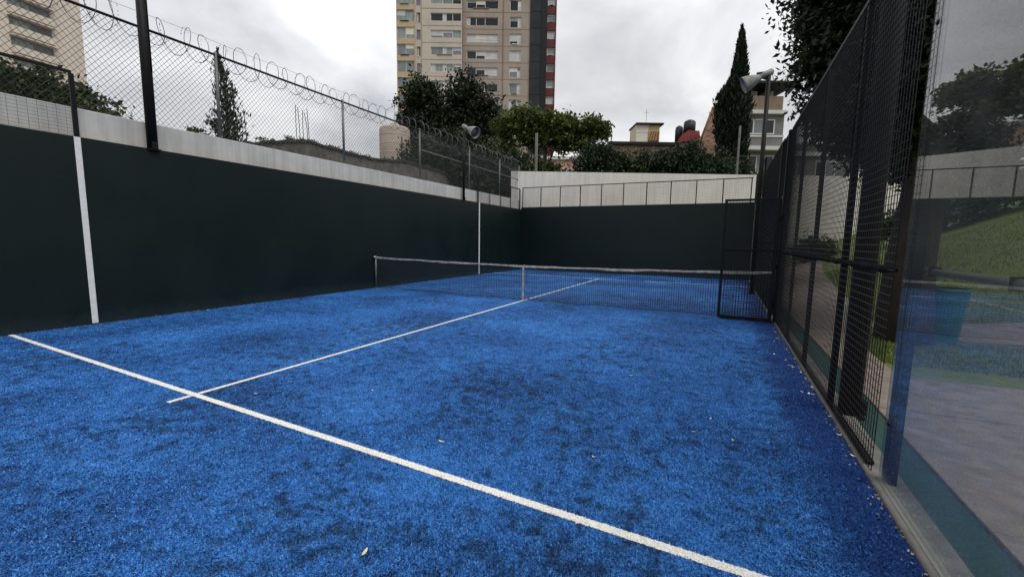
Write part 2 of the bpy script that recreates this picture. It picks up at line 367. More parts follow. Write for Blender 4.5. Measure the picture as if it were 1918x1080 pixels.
def tree(name, l, f, blobs, n, size, leafm, label, trunk_r=.22, cat='tree', seed=1, z0=0, limbs=True, group=None, at=None, dens=26, spread=.34, aspect=.5):
    t = empty(name, at if at else W(l, f, z0), GRID if not at else 0); tag(t, label, cat, group)
    bl = [(x-(0 if at else l), y, z-z0, rx, ry, rz) for x, y, z, rx, ry, rz in blobs]
    v, fc = leaves(bl, n, size, seed, dens, spread, aspect); mesh_np('crown', v, fc, leafm, t)
    rnd = random.Random(seed); mb = MB()
    zs = sorted(b[2]-b[5]*.5 for b in bl); zf = max(.4, zs[len(zs)//4])
    cx = sum(b[0] for b in bl)/len(bl); cy = sum(b[1] for b in bl)/len(bl)
    top = Vector((cx*.35, cy*.35, zf))
    mb.tube([(0, 0, -.15), (top.x*.2+rnd.uniform(-.08, .08), top.y*.2, zf*.35), (top.x*.6, top.y*.6+rnd.uniform(-.1, .1), zf*.7), tuple(top)], [trunk_r*1.25, trunk_r, trunk_r*.85, trunk_r*.7], 9, True)
    if limbs:
        for b in bl:
            e = Vector(b[:3]); mid = (top+e)/2+Vector((rnd.uniform(-.2, .2), rnd.uniform(-.2, .2), rnd.uniform(-.1, .3)))*b[3]*.5
            st = Vector((top.x*.6, top.y*.6, zf*.72)) if rnd.random() < .4 else top
            mb.tube([tuple(st), tuple(mid), tuple(e), tuple(e+Vector((0, 0, b[5]*.5)))], [trunk_r*.5, trunk_r*.33, trunk_r*.18, trunk_r*.06], 6)
    mb.build('trunk', M['bark'], t, True)
    return t

# ================================================================== SETTING
XR = 9.96; YN = 10.15; YB = -1.2; YF = 19.95
g_ = MB().quad((-700, -400, -.12), (700, -400, -.12), (700, 900, -.12), (-700, 900, -.12)).build('ground', M['soil'])
tag(g_, kind='structure')
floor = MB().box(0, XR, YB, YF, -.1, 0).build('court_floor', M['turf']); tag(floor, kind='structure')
def sheet(name, pts, z, m, parent):
    return MB().quad(*[(x, y, z) for x, y in pts]).build(name, m, parent)
SY, SW = 3.045, .028; CX, CW = 4.765, .025
SKEW = -.0075                                       # the near service line was laid slightly out of square
def jag(name, x0, x1, y0, y1, along, m, parent, seed, step=.008, amp=.0022, skew=0):   # white pile: edges are a little ragged
    r = random.Random(seed); mb = MB(); L_ = (x1-x0) if along == 'x' else (y1-y0); n = int(L_/step); prev = None
    for i in range(n+1):
        t = i/n; a, b = r.gauss(0, amp), r.gauss(0, amp)
        k = skew*(x0+t*L_-CX)
        p = ((x0+t*L_, y0+a+k), (x0+t*L_, y1+b+k)) if along == 'x' else ((x0+a, y0+t*L_), (x1+b, y0+t*L_))
        if prev: mb.quad((*prev[0], .004), (*p[0], .004), (*p[1], .004), (*prev[1], .004))
        prev = p
    return mb.build(name, m, parent)
jag('service_line', .02, XR-.02, SY-SW, SY+SW, 'x', M['line'], floor, 1, skew=SKEW)
jag('service_line', .02, XR-.02, 17.12-SW, 17.12+SW, 'x', M['line'], floor, 2)
jag('centre_line', CX-CW, CX+CW, SY-.21, SY-SW-.006, 'y', M['line'], floor, 3)
jag('centre_line', CX-CW, CX+CW, SY+SW+.006, 17.12-SW-.01, 'y', M['line'], floor, 4)

# short synthetic pile, standing where the camera is near enough to tell fibres apart
def fibre_mat(name, dark, mid, light, worn):
    m = bpy.data.materials.new(name); m.use_nodes = True; nt = m.node_tree; p = nt.nodes['Principled BSDF']; N = nt.nodes.new; lk = nt.links.new
    g = N('ShaderNodeNewGeometry'); n = N('ShaderNodeTexNoise'); n.inputs['Scale'].default_value = 7; n.inputs['Detail'].default_value = 5; n.inputs['Roughness'].default_value = .75; lk(g.outputs['Position'], n.inputs[0])
    n2 = N('ShaderNodeTexNoise'); n2.inputs['Scale'].default_value = .8; n2.inputs['Detail'].default_value = 3; lk(g.outputs['Position'], n2.inputs[0])
    a = N('ShaderNodeMath'); a.operation = 'MULTIPLY_ADD'; lk(g.outputs['Random Per Island'], a.inputs[0]); a.inputs[1].default_value = .80; a.inputs[2].default_value = -.40
    b = N('ShaderNodeMath'); b.operation = 'MULTIPLY_ADD'; lk(n.outputs[0], b.inputs[0]); b.inputs[1].default_value = .70; lk(a.outputs[0], b.inputs[2])
    c = N('ShaderNodeMath'); c.operation = 'MULTIPLY_ADD'; lk(n2.outputs[0], c.inputs[0]); c.inputs[1].default_value = .60; lk(b.outputs[0], c.inputs[2])
    r = N('ShaderNodeValToRGB'); e = r.color_ramp.elements; e[0].position = .36; e[0].color = (*dark, 1); e[1].position = .92; e[1].color = (*light, 1)
    k = e.new(.64); k.color = (*mid, 1); lk(c.outputs[0], r.inputs[0])
    n3 = N('ShaderNodeTexNoise'); n3.inputs['Scale'].default_value = 6.5; n3.inputs['Detail'].default_value = 8; n3.inputs['Roughness'].default_value = .80; lk(g.outputs['Position'], n3.inputs[0])
    n4 = N('ShaderNodeTexNoise'); n4.inputs['Scale'].default_value = .55; n4.inputs['Detail'].default_value = 2; n4.inputs['Roughness'].default_value = .6; lk(g.outputs['Position'], n4.inputs[0])
    ad = N('ShaderNodeMath'); ad.operation = 'MULTIPLY_ADD'; lk(n4.outputs[0], ad.inputs[0]); ad.inputs[1].default_value = .32; lk(n3.outputs[0], ad.inputs[2])
    mr = N('ShaderNodeMapRange'); mr.interpolation_type = 'SMOOTHSTEP'; lk(ad.outputs[0], mr.inputs['Value'])
    for kk, vv in zip(('From Min', 'From Max', 'To Min', 'To Max'), (.53, .68, worn, 1.06)): mr.inputs[kk].default_value = vv
    hv = N('ShaderNodeHueSaturation'); lk(r.outputs[0], hv.inputs['Color']); lk(mr.outputs[0], hv.inputs['Value']); lk(hv.outputs[0], p.inputs['Base Color'])
    p.inputs['Roughness'].default_value = .6; p.inputs['Specular IOR Level'].default_value = .3
    return m
def fibres():
    g = np.random.default_rng(21); n = 820000
    th = R(-100)+g.random(n)*R(130); r = .9*(11/.9)**g.random(n)
    x = CAM.x+np.sin(th)*r; y = CAM.y+np.cos(th)*r
    wob = .9*(.5+.12*np.sin(y*2.1)+.1*np.sin(y*5.3+1)+.06*np.sin(y*11+x*3))
    k = (x > .02) & (x < XR-.05) & (y > 1.0) & (y < 11) 
    x, y, r = x[k], y[k], r[k]; n = len(x)
    white = (np.abs(y-SY-SKEW*(x-CX)+g.normal(size=n)*.003) < SW) | ((np.abs(x-CX+g.normal(size=n)*.003) < CW) & (y > SY-.21))
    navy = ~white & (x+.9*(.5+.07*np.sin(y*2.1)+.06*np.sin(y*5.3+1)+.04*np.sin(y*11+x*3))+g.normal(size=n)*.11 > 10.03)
    a = g.random(n)*6.283; h = (.005+.006*g.random(n)); w = .0012+.0010*g.random(n)+.00055*r
    dx, dy = np.cos(a)*w, np.sin(a)*w; lx, ly = g.normal(size=n)*.006, g.normal(size=n)*.006
    z = np.zeros(n)
    v = np.stack([np.stack([x-dx, y-dy, z], 1), np.stack([x+dx, y+dy, z], 1), np.stack([x+lx, y+ly, z+h], 1)], 1)
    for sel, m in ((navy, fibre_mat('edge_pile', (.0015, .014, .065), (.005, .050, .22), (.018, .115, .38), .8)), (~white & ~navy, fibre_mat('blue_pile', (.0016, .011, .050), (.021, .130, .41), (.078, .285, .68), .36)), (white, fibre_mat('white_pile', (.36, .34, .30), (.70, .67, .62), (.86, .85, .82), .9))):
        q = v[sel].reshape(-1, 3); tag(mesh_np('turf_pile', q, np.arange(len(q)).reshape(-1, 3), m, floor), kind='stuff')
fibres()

# --- outside, right: kerb, green strip, paving, lawn rising to the right
def hill(x, y):
    s = min(1, max(0, (y-9.6)/5)); s = s*s*(3-2*s)
    h = .42*(x-12.1)+.05*(y-10)
    h = h if h > .3 else (.3*math.exp((h-.3)/.3) if h > -1.2 else 0)
    return min(3.4, h)*s
kerb = MB().box(XR-.035, 10.10, YB, 24, -.12, .025).build('kerb', M['conc'], bevel=.008); tag(kerb, kind='structure')
strip = MB()
for i in range(560):                                   # ribbed green matting
    y = -1+i*.045
    strip.quad((10.10, y, -.008), (10.325, y, -.008), (10.325, y+.03, .004), (10.10, y+.03, .004)).quad((10.10, y+.03, .004), (10.325, y+.03, .004), (10.325, y+.045, -.008), (10.10, y+.045, -.008))
tag(strip.build('green_verge', M['mat_green']), kind='structure')
def lawn():
    xs = np.concatenate([np.arange(10.33, 20, .22), np.arange(20, 60, 2.)]); ys = np.concatenate([np.arange(-4, 30, .25), np.arange(30, 80, 3.)])
    v = np.array([(x, y, hill(x, y)-.012) for y in ys for x in xs]); nx = len(xs)
    f = np.array([(j*nx+i, j*nx+i+1, (j+1)*nx+i+1, (j+1)*nx+i) for j in range(len(ys)-1) for i in range(nx-1)])
    o = mesh_np('lawn', v, f, M['grass']); o.data.polygons.foreach_set('use_smooth', [True]*len(f)); tag(o, kind='structure')
    return o
lawn_o = lawn()
def xr_path(y):
    P = [(6.9, 10.86), (9.2, 10.9), (10.2, 11.35), (13.8, 11.8), (19, 12.15), (24, 12.9)]
    for (a, b), (c, d) in zip(P, P[1:]):
        if a <= y <= c: return b+(d-b)*(y-a)/(c-a)
    return P[-1][1]
path = empty('path'); tag(path, kind='structure')
def slab(pts, z=.016):
    r = random.Random(len(path.children)); dz = r.uniform(-.003, .003)
    return MB().poly([(x, y, hill(x, y)-.03) for x, y in pts], (0, 0, .03+z+dz)).build('slab', M['slab'], path, bevel=.004)
def patio_row(y0a, y0b, y1a, y1b, cuts):
    for a, b in zip(cuts, cuts[1:]):
        def yy(ya, yb, x): return ya+(yb-ya)*(x-10.33)/6
        slab([(a+.006, yy(y0a, y0b, a)+.006), (b-.006, yy(y0a, y0b, b)+.006), (b-.006, yy(y1a, y1b, b)-.006), (a+.006, yy(y1a, y1b, a)-.006)])
patio_row(-2, -2, 1.6, 1.6, (10.33, 13.4, 16.3)); patio_row(1.6, 1.6, 3.9, 3.9, (10.33, 12.6, 16.3)); patio_row(3.9, 3.9, 5.75, 6.1, (10.33, 13.6, 16.3))
patio_row(5.75, 6.1, 6.9, 7.6, (10.33, 12.9, 16.3))
ycuts = [6.92, 8.4, 9.7, 11.0, 12.5, 14.0, 15.6, 17.2, 19, 21, 23.5]
for a, b in zip(ycuts, ycuts[1:]): slab([(10.33, a+.006), (xr_path(a), a+.006), (xr_path(b), b-.006), (10.33, b-.006)])
for a, b in ((11.45, 12.5), (12.5, 13.5), (13.5, 14.6)): slab([(a+.006, 9.75+.06*(a-11)), (b-.006, 9.75+.06*(b-11)), (b-.006, 10.95+.1*(b-11)), (a+.006, 10.95+.1*(a-11))], .012)

# --- court walls
lw = empty('court_wall', (-.06, 9.4, 0)); tag(lw, 'long dark green wall along the left of the blue court', 'wall')
def child_box(name, par, x0, x1, y0, y1, z0, z1, m, bevel=0):
    l = par.location
    return MB().box(x0-l.x, x1-l.x, y0-l.y, y1-l.y, z0-l.z, z1-l.z).build(name, m, par, bevel=bevel)
child_box('wall_panel', lw, -.14, 0, YB, YF+.12, -.1, 2.93, M['green'], .006)
s = child_box('wall_stripe', lw, -.001, .004, 3.962, 4.038, .02, 2.925, M['stripe'])
s = child_box('wall_stripe', lw, -.001, .004, 15.955, 16.035, .02, 2.925, M['stripe'])
fw = empty('court_wall', (5, YF+.07, 0)); tag(fw, 'dark green end wall beyond the net, under the row of small mesh panels', 'wall')
child_box('wall_panel', fw, .002, XR, YF, YF+.14, -.1, 3.02, M['green'], .006)
bw = empty('boundary_wall', (-.25, 9.4, 0)); tag(bw, 'pale rendered wall showing above the left green wall and carrying the chain link fence', 'wall')
child_box('wall_panel', bw, -.36, -.142, YB, 20.25, -.1, 3.39, M['white'], .01)
ow = empty('boundary_wall', W(0, 21.2, 0), GRID); tag(ow, 'high cream wall behind the far end wall of the court', 'wall')
MB().box(-.13, 19, 0, .22, -.1, 4.78).build('wall_panel', M['white2'], ow)

# ================================================================== COURT METALWORK
def wiremesh(name, par, org, ua, va, wu, wv, su, sv, r, m, depth):
    """welded wire grid: vertical and horizontal wires as thin four-sided bars; ua, va unit axes"""
    ua, va = Vector(ua), Vector(va); o = Vector(org); mb = MB(); n = Vector(depth)
    def bar(p, q, a):
        a = Vector(a)*r; b = n*r; k = len(mb.v)
        for e in (p, q): mb.v += [tuple(e+a), tuple(e+b), tuple(e-a), tuple(e-b)]
        mb.f += [(k, k+1, k+5, k+4), (k+1, k+2, k+6, k+5), (k+2, k+3, k+7, k+6), (k+3, k, k+4, k+7)]
    i = 0
    while i*su <= wu+1e-6: bar(o+ua*(i*su), o+ua*(i*su)+va*wv, ua); i += 1
    i = 0
    while i*sv <= wv+1e-6: bar(o+va*(i*sv)+n*r*1.6, o+va*(i*sv)+ua*wu+n*r*1.6, va); i += 1
    ob = mb.build(name, m, par); tag(ob, kind='stuff'); return ob

# mesh frames standing on the green walls
def top_frame(x, y0, y1, z0, z1, label, n):
    t = empty('wall_top_fence', (x, (y0+y1)/2, z0)); tag(t, label, 'fence', 'low mesh fences on the court walls')
    l = t.location
    for i in range(n+1):
        y = y0+(y1-y0)*i/n-l.y; w = .028 if i in (0, n) else .016
        MB().box(-w*.7, w*.7, y-w, y+w, 0, z1-z0).build('post', M['black'], t)
    MB().box(-.02, .02, y0-l.y, y1-l.y, z1-z0, z1-z0+.04).build('top_rail', M['black'], t)
    wiremesh('wire_mesh', t, (0, y0-l.y, .02), (0, 1, 0), (0, 0, 1), y1-y0, z1-z0-.03, .1, .05, .0016, M['bwire'], (1, 0, 0))
top_frame(-.06, -.98, 4.02, 2.93, 3.87, 'black mesh frame on the left wall above the nearest white stripe', 5)
top_frame(-.06, 15.98, 19.9, 2.93, 3.87, 'black mesh frame on the left wall in the far corner of the court', 4)
ef = empty('wall_top_fence', (5, YF+.06, 3.02)); tag(ef, 'row of black mesh panels along the top of the far green end wall', 'fence', 'low mesh fences on the court walls')
for i in range(11):
    x = .03+.978*i-5 if i else .05-5
    MB().box(x-.019, x+.019, -.012, .012, 0, .92).build('post', M['black'], ef)
MB().box(-4.98, 4.85, -.016, .016, .92, .955).build('top_rail', M['black'], ef)
wiremesh('wire_mesh', ef, (-4.95, 0, .02), (1, 0, 0), (0, 0, 1), 9.75, .89, .06, .06, .0016, M['bwire'], (0, -1, 0))

# chain link fence on the left boundary wall
cl = empty('chain_link_fence', (-.25, 9, 3.39)); tag(cl, 'chain link fence on top of the pale left wall', 'fence')
def chain():
    XF, zb, zt = 0, .02, 1.60; ya, yb = -6.5, 11.2
    for y in (-5.85, -2.75, .38, 3.55, 6.62, 9.15, 11.15):
        MB().tube([(0, y, -.03), (0, y, 1.66)], .03, 10).build('post', M['galv'], cl, True)
    MB().tube([(0, ya, 1.61), (0, yb, 1.61)], .024, 8).build('top_rail', M['pole'], cl, True)
    MB().tube([(0, 3.55, .99), (0, yb, .99)], .02, 8).build('middle_rail', M['galv'], cl, True)
    mb = MB(); r = .003; st = .088; h = zt-zb; k = .83
    n = int((yb-ya)/st)
    for i in range(-20, n+21):
        for sgn in (1, -1):
            y0 = ya+i*st; y1 = y0+sgn*h*k; z0, z1 = zb, zt
            if sgn < 0: y0 += 0
            # clip to the fence ends
            lo, hi = (y0, y1) if y0 < y1 else (y1, y0)
            if hi < ya or lo > yb: continue
            def zat(y): return z0+(y-y0)/(y1-y0)*(z1-z0)
            p0, p1 = (y0, zb), (y1, zt)
            if p0[0] < ya: p0 = (ya, zat(ya))
            if p0[0] > yb: p0 = (yb, zat(yb))
            if p1[0] < ya: p1 = (ya, zat(ya))
            if p1[0] > yb: p1 = (yb, zat(yb))
            x = .004*sgn
            mb.tube([(x, *p0), (x, *p1)], r, 4, False)
    tag(mb.build('wire_mesh', M['wire'], cl), kind='stuff')
chain()
def coil():
    t = MB(); pts = []; rr = random.Random(5); n = 17.6/.34; seg = 22
    for i in range(int(n*seg)):
        a = 2*math.pi*i/seg; y = -6.4+.34*i/seg+.05*math.sin(i*.13)+.02*math.sin(i*.41)
        rad = .255+.035*math.sin(i*.071)+.02*math.sin(i*.023+1)
        pts.append((rad*.8*math.cos(a), y+.05*math.cos(a+1.1), 1.63+rad*math.sin(a)))
    t.tube(pts, .0058, 4, False)
    return t
rz = empty('razor_wire', (-.25, 9, 3.39)); tag(rz, 'coil of razor wire looped along the top of the chain link fence', 'razor wire')
coil().build('coil', M['razor'], rz)
bb = MB(); rr = random.Random(8)                       # blades clipped along the coil
for i in range(1500):
    a = rr.uniform(0, 2*math.pi); y = rr.uniform(-6.4, 11.1); rad = .26
    k = round((y+6.4)/.34-a/(2*math.pi)); y = -6.4+.34*(k+a/(2*math.pi)); c = Vector((rad*.8*math.cos(a), y+.05*math.cos(a+1.1), 1.63+rad*math.sin(a)))
    d = Vector((-math.sin(a), .2, math.cos(a))).normalized()*.016; e = Vector((rr.uniform(-1, 1), rr.uniform(-1, 1), rr.uniform(-1, 1))).normalized()*.009
    bb.quad(c-d, c+e, c+d, c-e)
tag(bb.build('blade', M['razor'], rz), kind='stuff')
for z in (1.86,): MB().tube([(0, -6.4+i*.5, z+.012*math.sin(i*1.3)) for i in range(36)], .003, 4, False).build('straight_wire', M['razor'], rz)

# floodlights
def bell(par, o, aim, s=1):
    aim = Vector(aim).normalized(); o = Vector(o)
    prof = [(.10, 0), (.12, .05), (.165, .14), (.215, .25), (.25, .36), (.275, .46), (.29, .54), (.305, .60)]
    inner = [(.292, .592), (.24, .38), (.17, .24), (.08, .16)]
    b = MB().lathe([(r*s, h*s) for r, h in prof]+[(r*s, h*s) for r, h in inner], o, aim, 28, True).build('lamp_shade', M['lampw'], par, True)
    MB().lathe([(.262*s, .47*s), (.258*s, .464*s)], o, aim, 28).build('lens', M['lampi'], b, True)
    return b
def floodlight(label, x, y, z0, z1, r, aim, off, grp='floodlights round the court', both=True):
    t = empty('floodlight', (x, y, z0)); tag(t, label, 'floodlight', grp)
    MB().tube([(0, 0, 0), (0, 0, (z1-z0)*.5), (0, 0, z1-z0)], [r, r, r*.92], 12).build('pole', M['pole'], t, True)
    MB().box(-r*1.12, r*1.12, -r*1.12, r*1.12, -.0, .03).box(r*.6, r*1.3, -r*.5, r*.5, .03, .15).build('base_bracket', M['pole'], t)
    h = z1-z0; o = Vector(off)
    MB().tube([(0, 0, h-.12), tuple(Vector((0, 0, h-.12))*.4+(o+Vector((0, 0, h)))*.6), tuple(o+Vector((0, 0, h)))], .03, 8).build('arm', M['pole'], t, True)
    a = Vector(aim).normalized(); p = o+Vector((0, 0, h))
    MB().lathe([(.03, -.34), (.085, -.30), (.09, -.10), (.07, -.05), (.07, .03)], p, a, 14).build('ballast_housing', M['lampw'], t, True)
    bell(t, p, a, .74)
    MB().tube([tuple(p-a*.3), tuple(p-a*.3+Vector((.05, .05, -.25))), (r*.8, r*.6, h-.55), (r*.9, r*.6, h*.4)], .009, 5).build('cable', M['pole'], t, True)
    MB().box(p.x-.10, p.x+.10, p.y-.015, p.y+.015, p.z-.02, p.z+.13).build('bracket', M['pole'], t)
    return t
floodlight('black floodlight pole on the left wall just beyond the nearest white stripe', -.02, 4.98, 2.9, 6.2, .078, (.75, .2, -.5), (.25, .05, .05))
floodlight('small floodlight with pale bell shade on the far part of the left wall', -.02, 14.86, 2.9, 5.5, .05, (.80, -.15, -.42), (.02, .28, .12))
floodlight('floodlight with big white bell shade on a black pole by the far right fence', 9.80, 14.9, 0, 6.0, .06, (-.82, -.1, -.36), (-.2, 0, -.02))
floodlight('thick black floodlight pole behind the right mesh fence next to the glass', 10.07, 5.43, 0, 6.2, .082, (-.7, .2, -.5), (-.2, .05, .05))

# right side mesh fence
FX = XR+.005
def right_fence():
    t = empty('mesh_fence', (FX, 7.2, 0)); tag(t, 'tall black mesh fence between the glass panel and the gate', 'fence', 'black mesh fences on the right')
    segs = [(t, 4.245, 9.98, 3.40, (5.58, 7.0, 8.55, 9.95))]
    u = empty('mesh_fence', (FX, 13.4, 0)); tag(u, 'black mesh fence beyond the open gate', 'fence', 'black mesh fences on the right')
    segs.append((u, 11.0, 15.95, 3.46, (11.02, 12.5, 14.2, 15.93)))
    for par, y0, y1, h, posts in segs:
        l = par.location
        for y in posts: MB().box(-.021, .021, y-l.y-.021, y-l.y+.021, .0, h).build('post', M['black'], par, bevel=.004)
        MB().box(-.025, .025, y0-l.y+.05, y1-l.y-.06, h+.001, h+.05).build('top_rail', M['black'], par, bevel=.004)
        MB().box(-.025, .025, y0-l.y+.16, y1-l.y-.06, .03, .055).build('bottom_rail', M['black'], par, bevel=.004)
        # padded middle rail, wound with black cord
        n = 160; rr = random.Random(int(y0)); mb = MB()
        a, b = y0-l.y+.03, y1-l.y-.03
        mb.tube([(-.022, a+(b-a)*i/n, 1.31+.004*math.sin(i*.7)) for i in range(n+1)], [(.017+.007*abs(math.sin(i*1.9))+rr.uniform(0, .005))*(1 if 2 < i < n-2 else .75) for i in range(n+1)], 8)
        mb.build('middle_rail', M['cord'], par)
        wiremesh('wire_mesh', par, (-.034, y0-l.y, .06), (0, 1, 0), (0, 0, 1), y1-y0, h-.06, .05, .05, .0027, M['bwire'], (-1, 0, 0))
    # over the gate
    v = empty('gateway', (FX, 10.55, 0)); tag(v, 'black gate posts with mesh above the gate opening in the right fence', 'gateway')
    for y in (-.50, .42): MB().box(-.06, .05, y-.05, y+.05, 0, 3.44).build('post', M['black'], v, bevel=.005)
    MB().box(-.03, .03, -.45, .37, 2.29, 2.35).build('lintel', M['black'], v)
    MB().box(-.03, .03, -.45, .37, 3.40, 3.45).build('top_rail', M['black'], v)
    wiremesh('wire_mesh', v, (-.03, -.45, 2.35), (0, 1, 0), (0, 0, 1), .82, 1.05, .05, .05, .0021, M['bwire'], (-1, 0, 0))
    # far end, above the far glass
    w = empty('wall_top_fence', (FX, 17.97, 3.02)); tag(w, 'black mesh frame above the far glass panels on the right', 'fence', 'low mesh fences on the court walls')
    for y in (-1.95, -.65, .65, 1.93): MB().box(-.025, .025, y-.025, y+.025, -.0, .96).build('post', M['black'], w)
    MB().box(-.02, .02, -1.97, 1.95, .961, 1.0).build('top_rail', M['black'], w)
    MB().box(-.02, .02, -1.97, 1.95, -.04, -.001).build('bottom_rail', M['black'], w)
    wiremesh('wire_mesh', w, (-.03, -1.95, .0), (0, 1, 0), (0, 0, 1), 3.88, .96, .06, .06, .0016, M['bwire'], (-1, 0, 0))
right_fence()
# gate leaf standing open into the court
gt = empty('gate', (9.90, 10.04, 0)); tag(gt, 'black mesh gate standing open beside the right end of the net', 'gate')
for x in (-.90, -.045): MB().box(x-.022, x+.022, -.022, .022, .03, 2.27).build('stile', M['black'], gt, bevel=.003)
for z, w in ((.045, .035), (1.33, .016), (2.25, .02)): MB().box(-.878, -.067, -.018, .018, z-w, z+w).build('crossbar', M['black'], gt, bevel=.003)
wiremesh('wire_mesh', gt, (-.878, .02, .06), (1, 0, 0), (0, 0, 1), .81, 2.18, .05, .05, .0034, M['bwire'], (0, -1, 0))
for z in (.35, 1.05, 1.9): MB().tube([(-.012, 0, z-.05), (-.012, 0, z+.05)], .016, 8).build('hinge', M['black'], gt, True)

# glass panels
def glass(label, y0, y1, z1, rail=False):
    t = empty('glass_panel', (XR+.012, (y0+y1)/2, 0)); tag(t, label, 'glass panel', 'glass panels on the right')
    l = t.location; h = (y1-y0)/2
    MB().box(-.006, .006, -h, h, .03, z1).build('pane', M['glass'], t)
    MB().box(-.014, .014, -h, h, .005, .029).build('floor_channel', M['steel'], t)
    MB().box(.008, .065, h-.07, h-.001, .026, z1+.9).build('post', M['black'], t, bevel=.004)
    for z in (.4, z1-.35):
        for y in (-h+.06, h-.06): MB().lathe([(.014, -.010), (.014, .010)], (0, y, z), (1, 0, 0), 12).build('fixing', M['black'], t, True)
    return t
glass('large glass panel on the right with reflections of the sky and far wall', 2.02, 4.235, 3.0)
glass('glass panel on the right behind the open gate', 16.0, 17.94, 3.0)
glass('farthest glass panel on the right beside the end wall', 17.96, 19.93, 3.0)
hr = empty('handrail', (10.06, 2.5, 1.315)); tag(hr, 'steel handrail running behind the near glass panel', 'handrail')
MB().tube([(0, -3, 0), (0, 1.72, 0)], .021, 12).build('tube', M['steel'], hr, True)
for y in (-2.0, -.8, .1, .86, 1.6):
    MB().box(-.025, .025, y-.007, y+.007, -.027, .029).build('clamp', M['black'], hr)

# net
nt_ = empty('padel_net', (4.95, YN, 0)); tag(nt_, 'low black court net with white top tape across the blue court', 'net')
def net_top(x):                                        # height of the top edge along the net
    t = x/9.9
    return .905-.25*t*(1-t)*.9+.10*max(0, t-.5)**1.5+.003*math.sin(x*5.1)+.0015*math.sin(x*11.7)
def net():
    xs = np.arange(.06, 9.86, .045); mb = MB(); r = .0040
    def yw(x, z): return .025*math.sin(x*1.7)*(1-z)+.012*math.sin(x*4.3+z*3)
    def bot(x): return .03+.02*abs(math.sin(x*2.1))
    for x in xs:
        zt, zb = net_top(x)-.03, bot(x)
        mb.tube([(x-4.95, yw(x, zb), zb), (x-4.95, yw(x, (zt+zb)/2), (zt+zb)/2), (x-4.95, yw(x, zt), zt)], r, 4, False)
    for i in range(20):
        t = i/19; pts = []
        for x in np.arange(.06, 9.87, .18):
            z = bot(x)+(net_top(x)-.03-bot(x))*t; pts.append((x-4.95, yw(x, z)+.003, z))
        mb.tube(pts, r, 4, False)
    tag(mb.build('netting', M['netc'], nt_), kind='stuff')
    MB().tube([(x-4.95, yw(x, 0), bot(x)) for x in np.arange(.06, 9.87, .12)], .009, 6).build('bottom_cord', M['netc'], nt_, True)
    tp = MB(); prev = None; rnd = random.Random(3)
    for x in np.arange(.05, 9.87, .07):
        zt = net_top(x)+rnd.uniform(-.002, .002); w = .044+.008*math.sin(x*2.9)+rnd.uniform(-.004, .004); y = .008*math.sin(x*6)
        cur = [(x-4.95, y-.011, zt-w), (x-4.95, y-.014+rnd.uniform(-.004, .004), zt-w*.5), (x-4.95, y-.008, zt), (x-4.95, y+.008, zt), (x-4.95, y+.012, zt-w*.5), (x-4.95, y+.010, zt-w)]
        k = len(tp.v); tp.v += cur
        if prev is not None: tp.f += [(k-6+i, k-6+i+1, k+i+1, k+i) for i in range(5)]
        prev = cur
    tp.build('top_tape', M['tape'], nt_)
    x = CX+.0; zt = net_top(x)
    MB().box(x-.026-4.95, x+.026-4.95, -.035, -.026, .01, zt+.004).box(x-.026-4.95, x+.026-4.95, -.026, .03, zt+.004, zt+.010).build('centre_strap', M['tape'], nt_)
    for x, h in ((.045, .93), (9.87, 1.05)):
        p = MB().tube([(x-4.95, 0, 0), (x-4.95, 0, h)], .026, 10).box(x-.07-4.95, x+.07-4.95, -.07, .07, 0, .012).build('net_post', M['galv'] if x < 1 else M['black'], nt_, True)
        MB().tube([(x-4.95-.03, -.05, h-.03), (x-4.95+.03, -.05, h-.03)], .028, 10).build('winder', M['steel'], p, True)
net()

# ================================================================== SMALL THINGS
b_ = empty('litter_bin', (12.12, 9.78, 0)); tag(b_, 'teal plastic litter bin beside the tree trunk behind the glass', 'bin')
MB().lathe([(.19, 0), (.20, .02), (.265, .76), (.275, .78), (.275, .80), (.25, .80), (.18, .05)], (0, 0, 0), (0, 0, 1), 24).build('body', M['bin'], b_, True)
MB().lathe([(.262, .775), (.284, .78), (.284, .815), (.262, .82)], (0, 0, 0), (0, 0, 1), 24, False).build('rim', M['bin'], b_, True)
def leaf_mesh(seed, s):
    r = random.Random(seed); mb = MB(); pts = []; n = 6
    for i in range(n+1):
        t = i/n; w = math.sin(math.pi*t)**.8*.34*s*(1+r.uniform(-.15, .15)); z = .006+.16*s*abs(t-.5)**1.5*2
        mb.v += [((t-.5)*2*s*.55, -w*.5, z+.1*w), ((t-.5)*2*s*.55, 0, z), ((t-.5)*2*s*.55, w*.5, z+.12*w)]
    for i in range(n): mb.f += [(3*i, 3*i+3, 3*i+4, 3*i+1), (3*i+1, 3*i+4, 3*i+5, 3*i+2)]
    return mb
spots = [(7.29, 3.37, .05, 'pale curled leaf on the turf beyond the long white service line', 0), (7.62, 2.32, .05, 'dry leaf on the turf at the bottom of the picture, before the service line', 0),
    (8.2, 5.58, .045, 'pale leaf on open blue turf right of the centre', 0), (8.35, 6.87, .045, 'farthest pale leaf on open turf toward the gate', 0),
    (9.01, 4.75, .04, 'small brownish leaf in the middle of the right-hand turf', 0), (8.9, 4.42, .03, None, 0), (9.17, 4.41, .03, None, 0), (5.23, 3.32, .035, 'small pale leaf near the crossing of the two white lines', 1),
    (8.32, 3.68, .03, None, 0), (8.43, 2.98, .03, None, 0), (2.2, 5.6, .035, None, 1), (.12, 5.6, .06, 'pale scrap at the foot of the left wall', 1), (3.4, 6.2, .03, None, 1), (6.1, 3.9, .03, None, 1)]
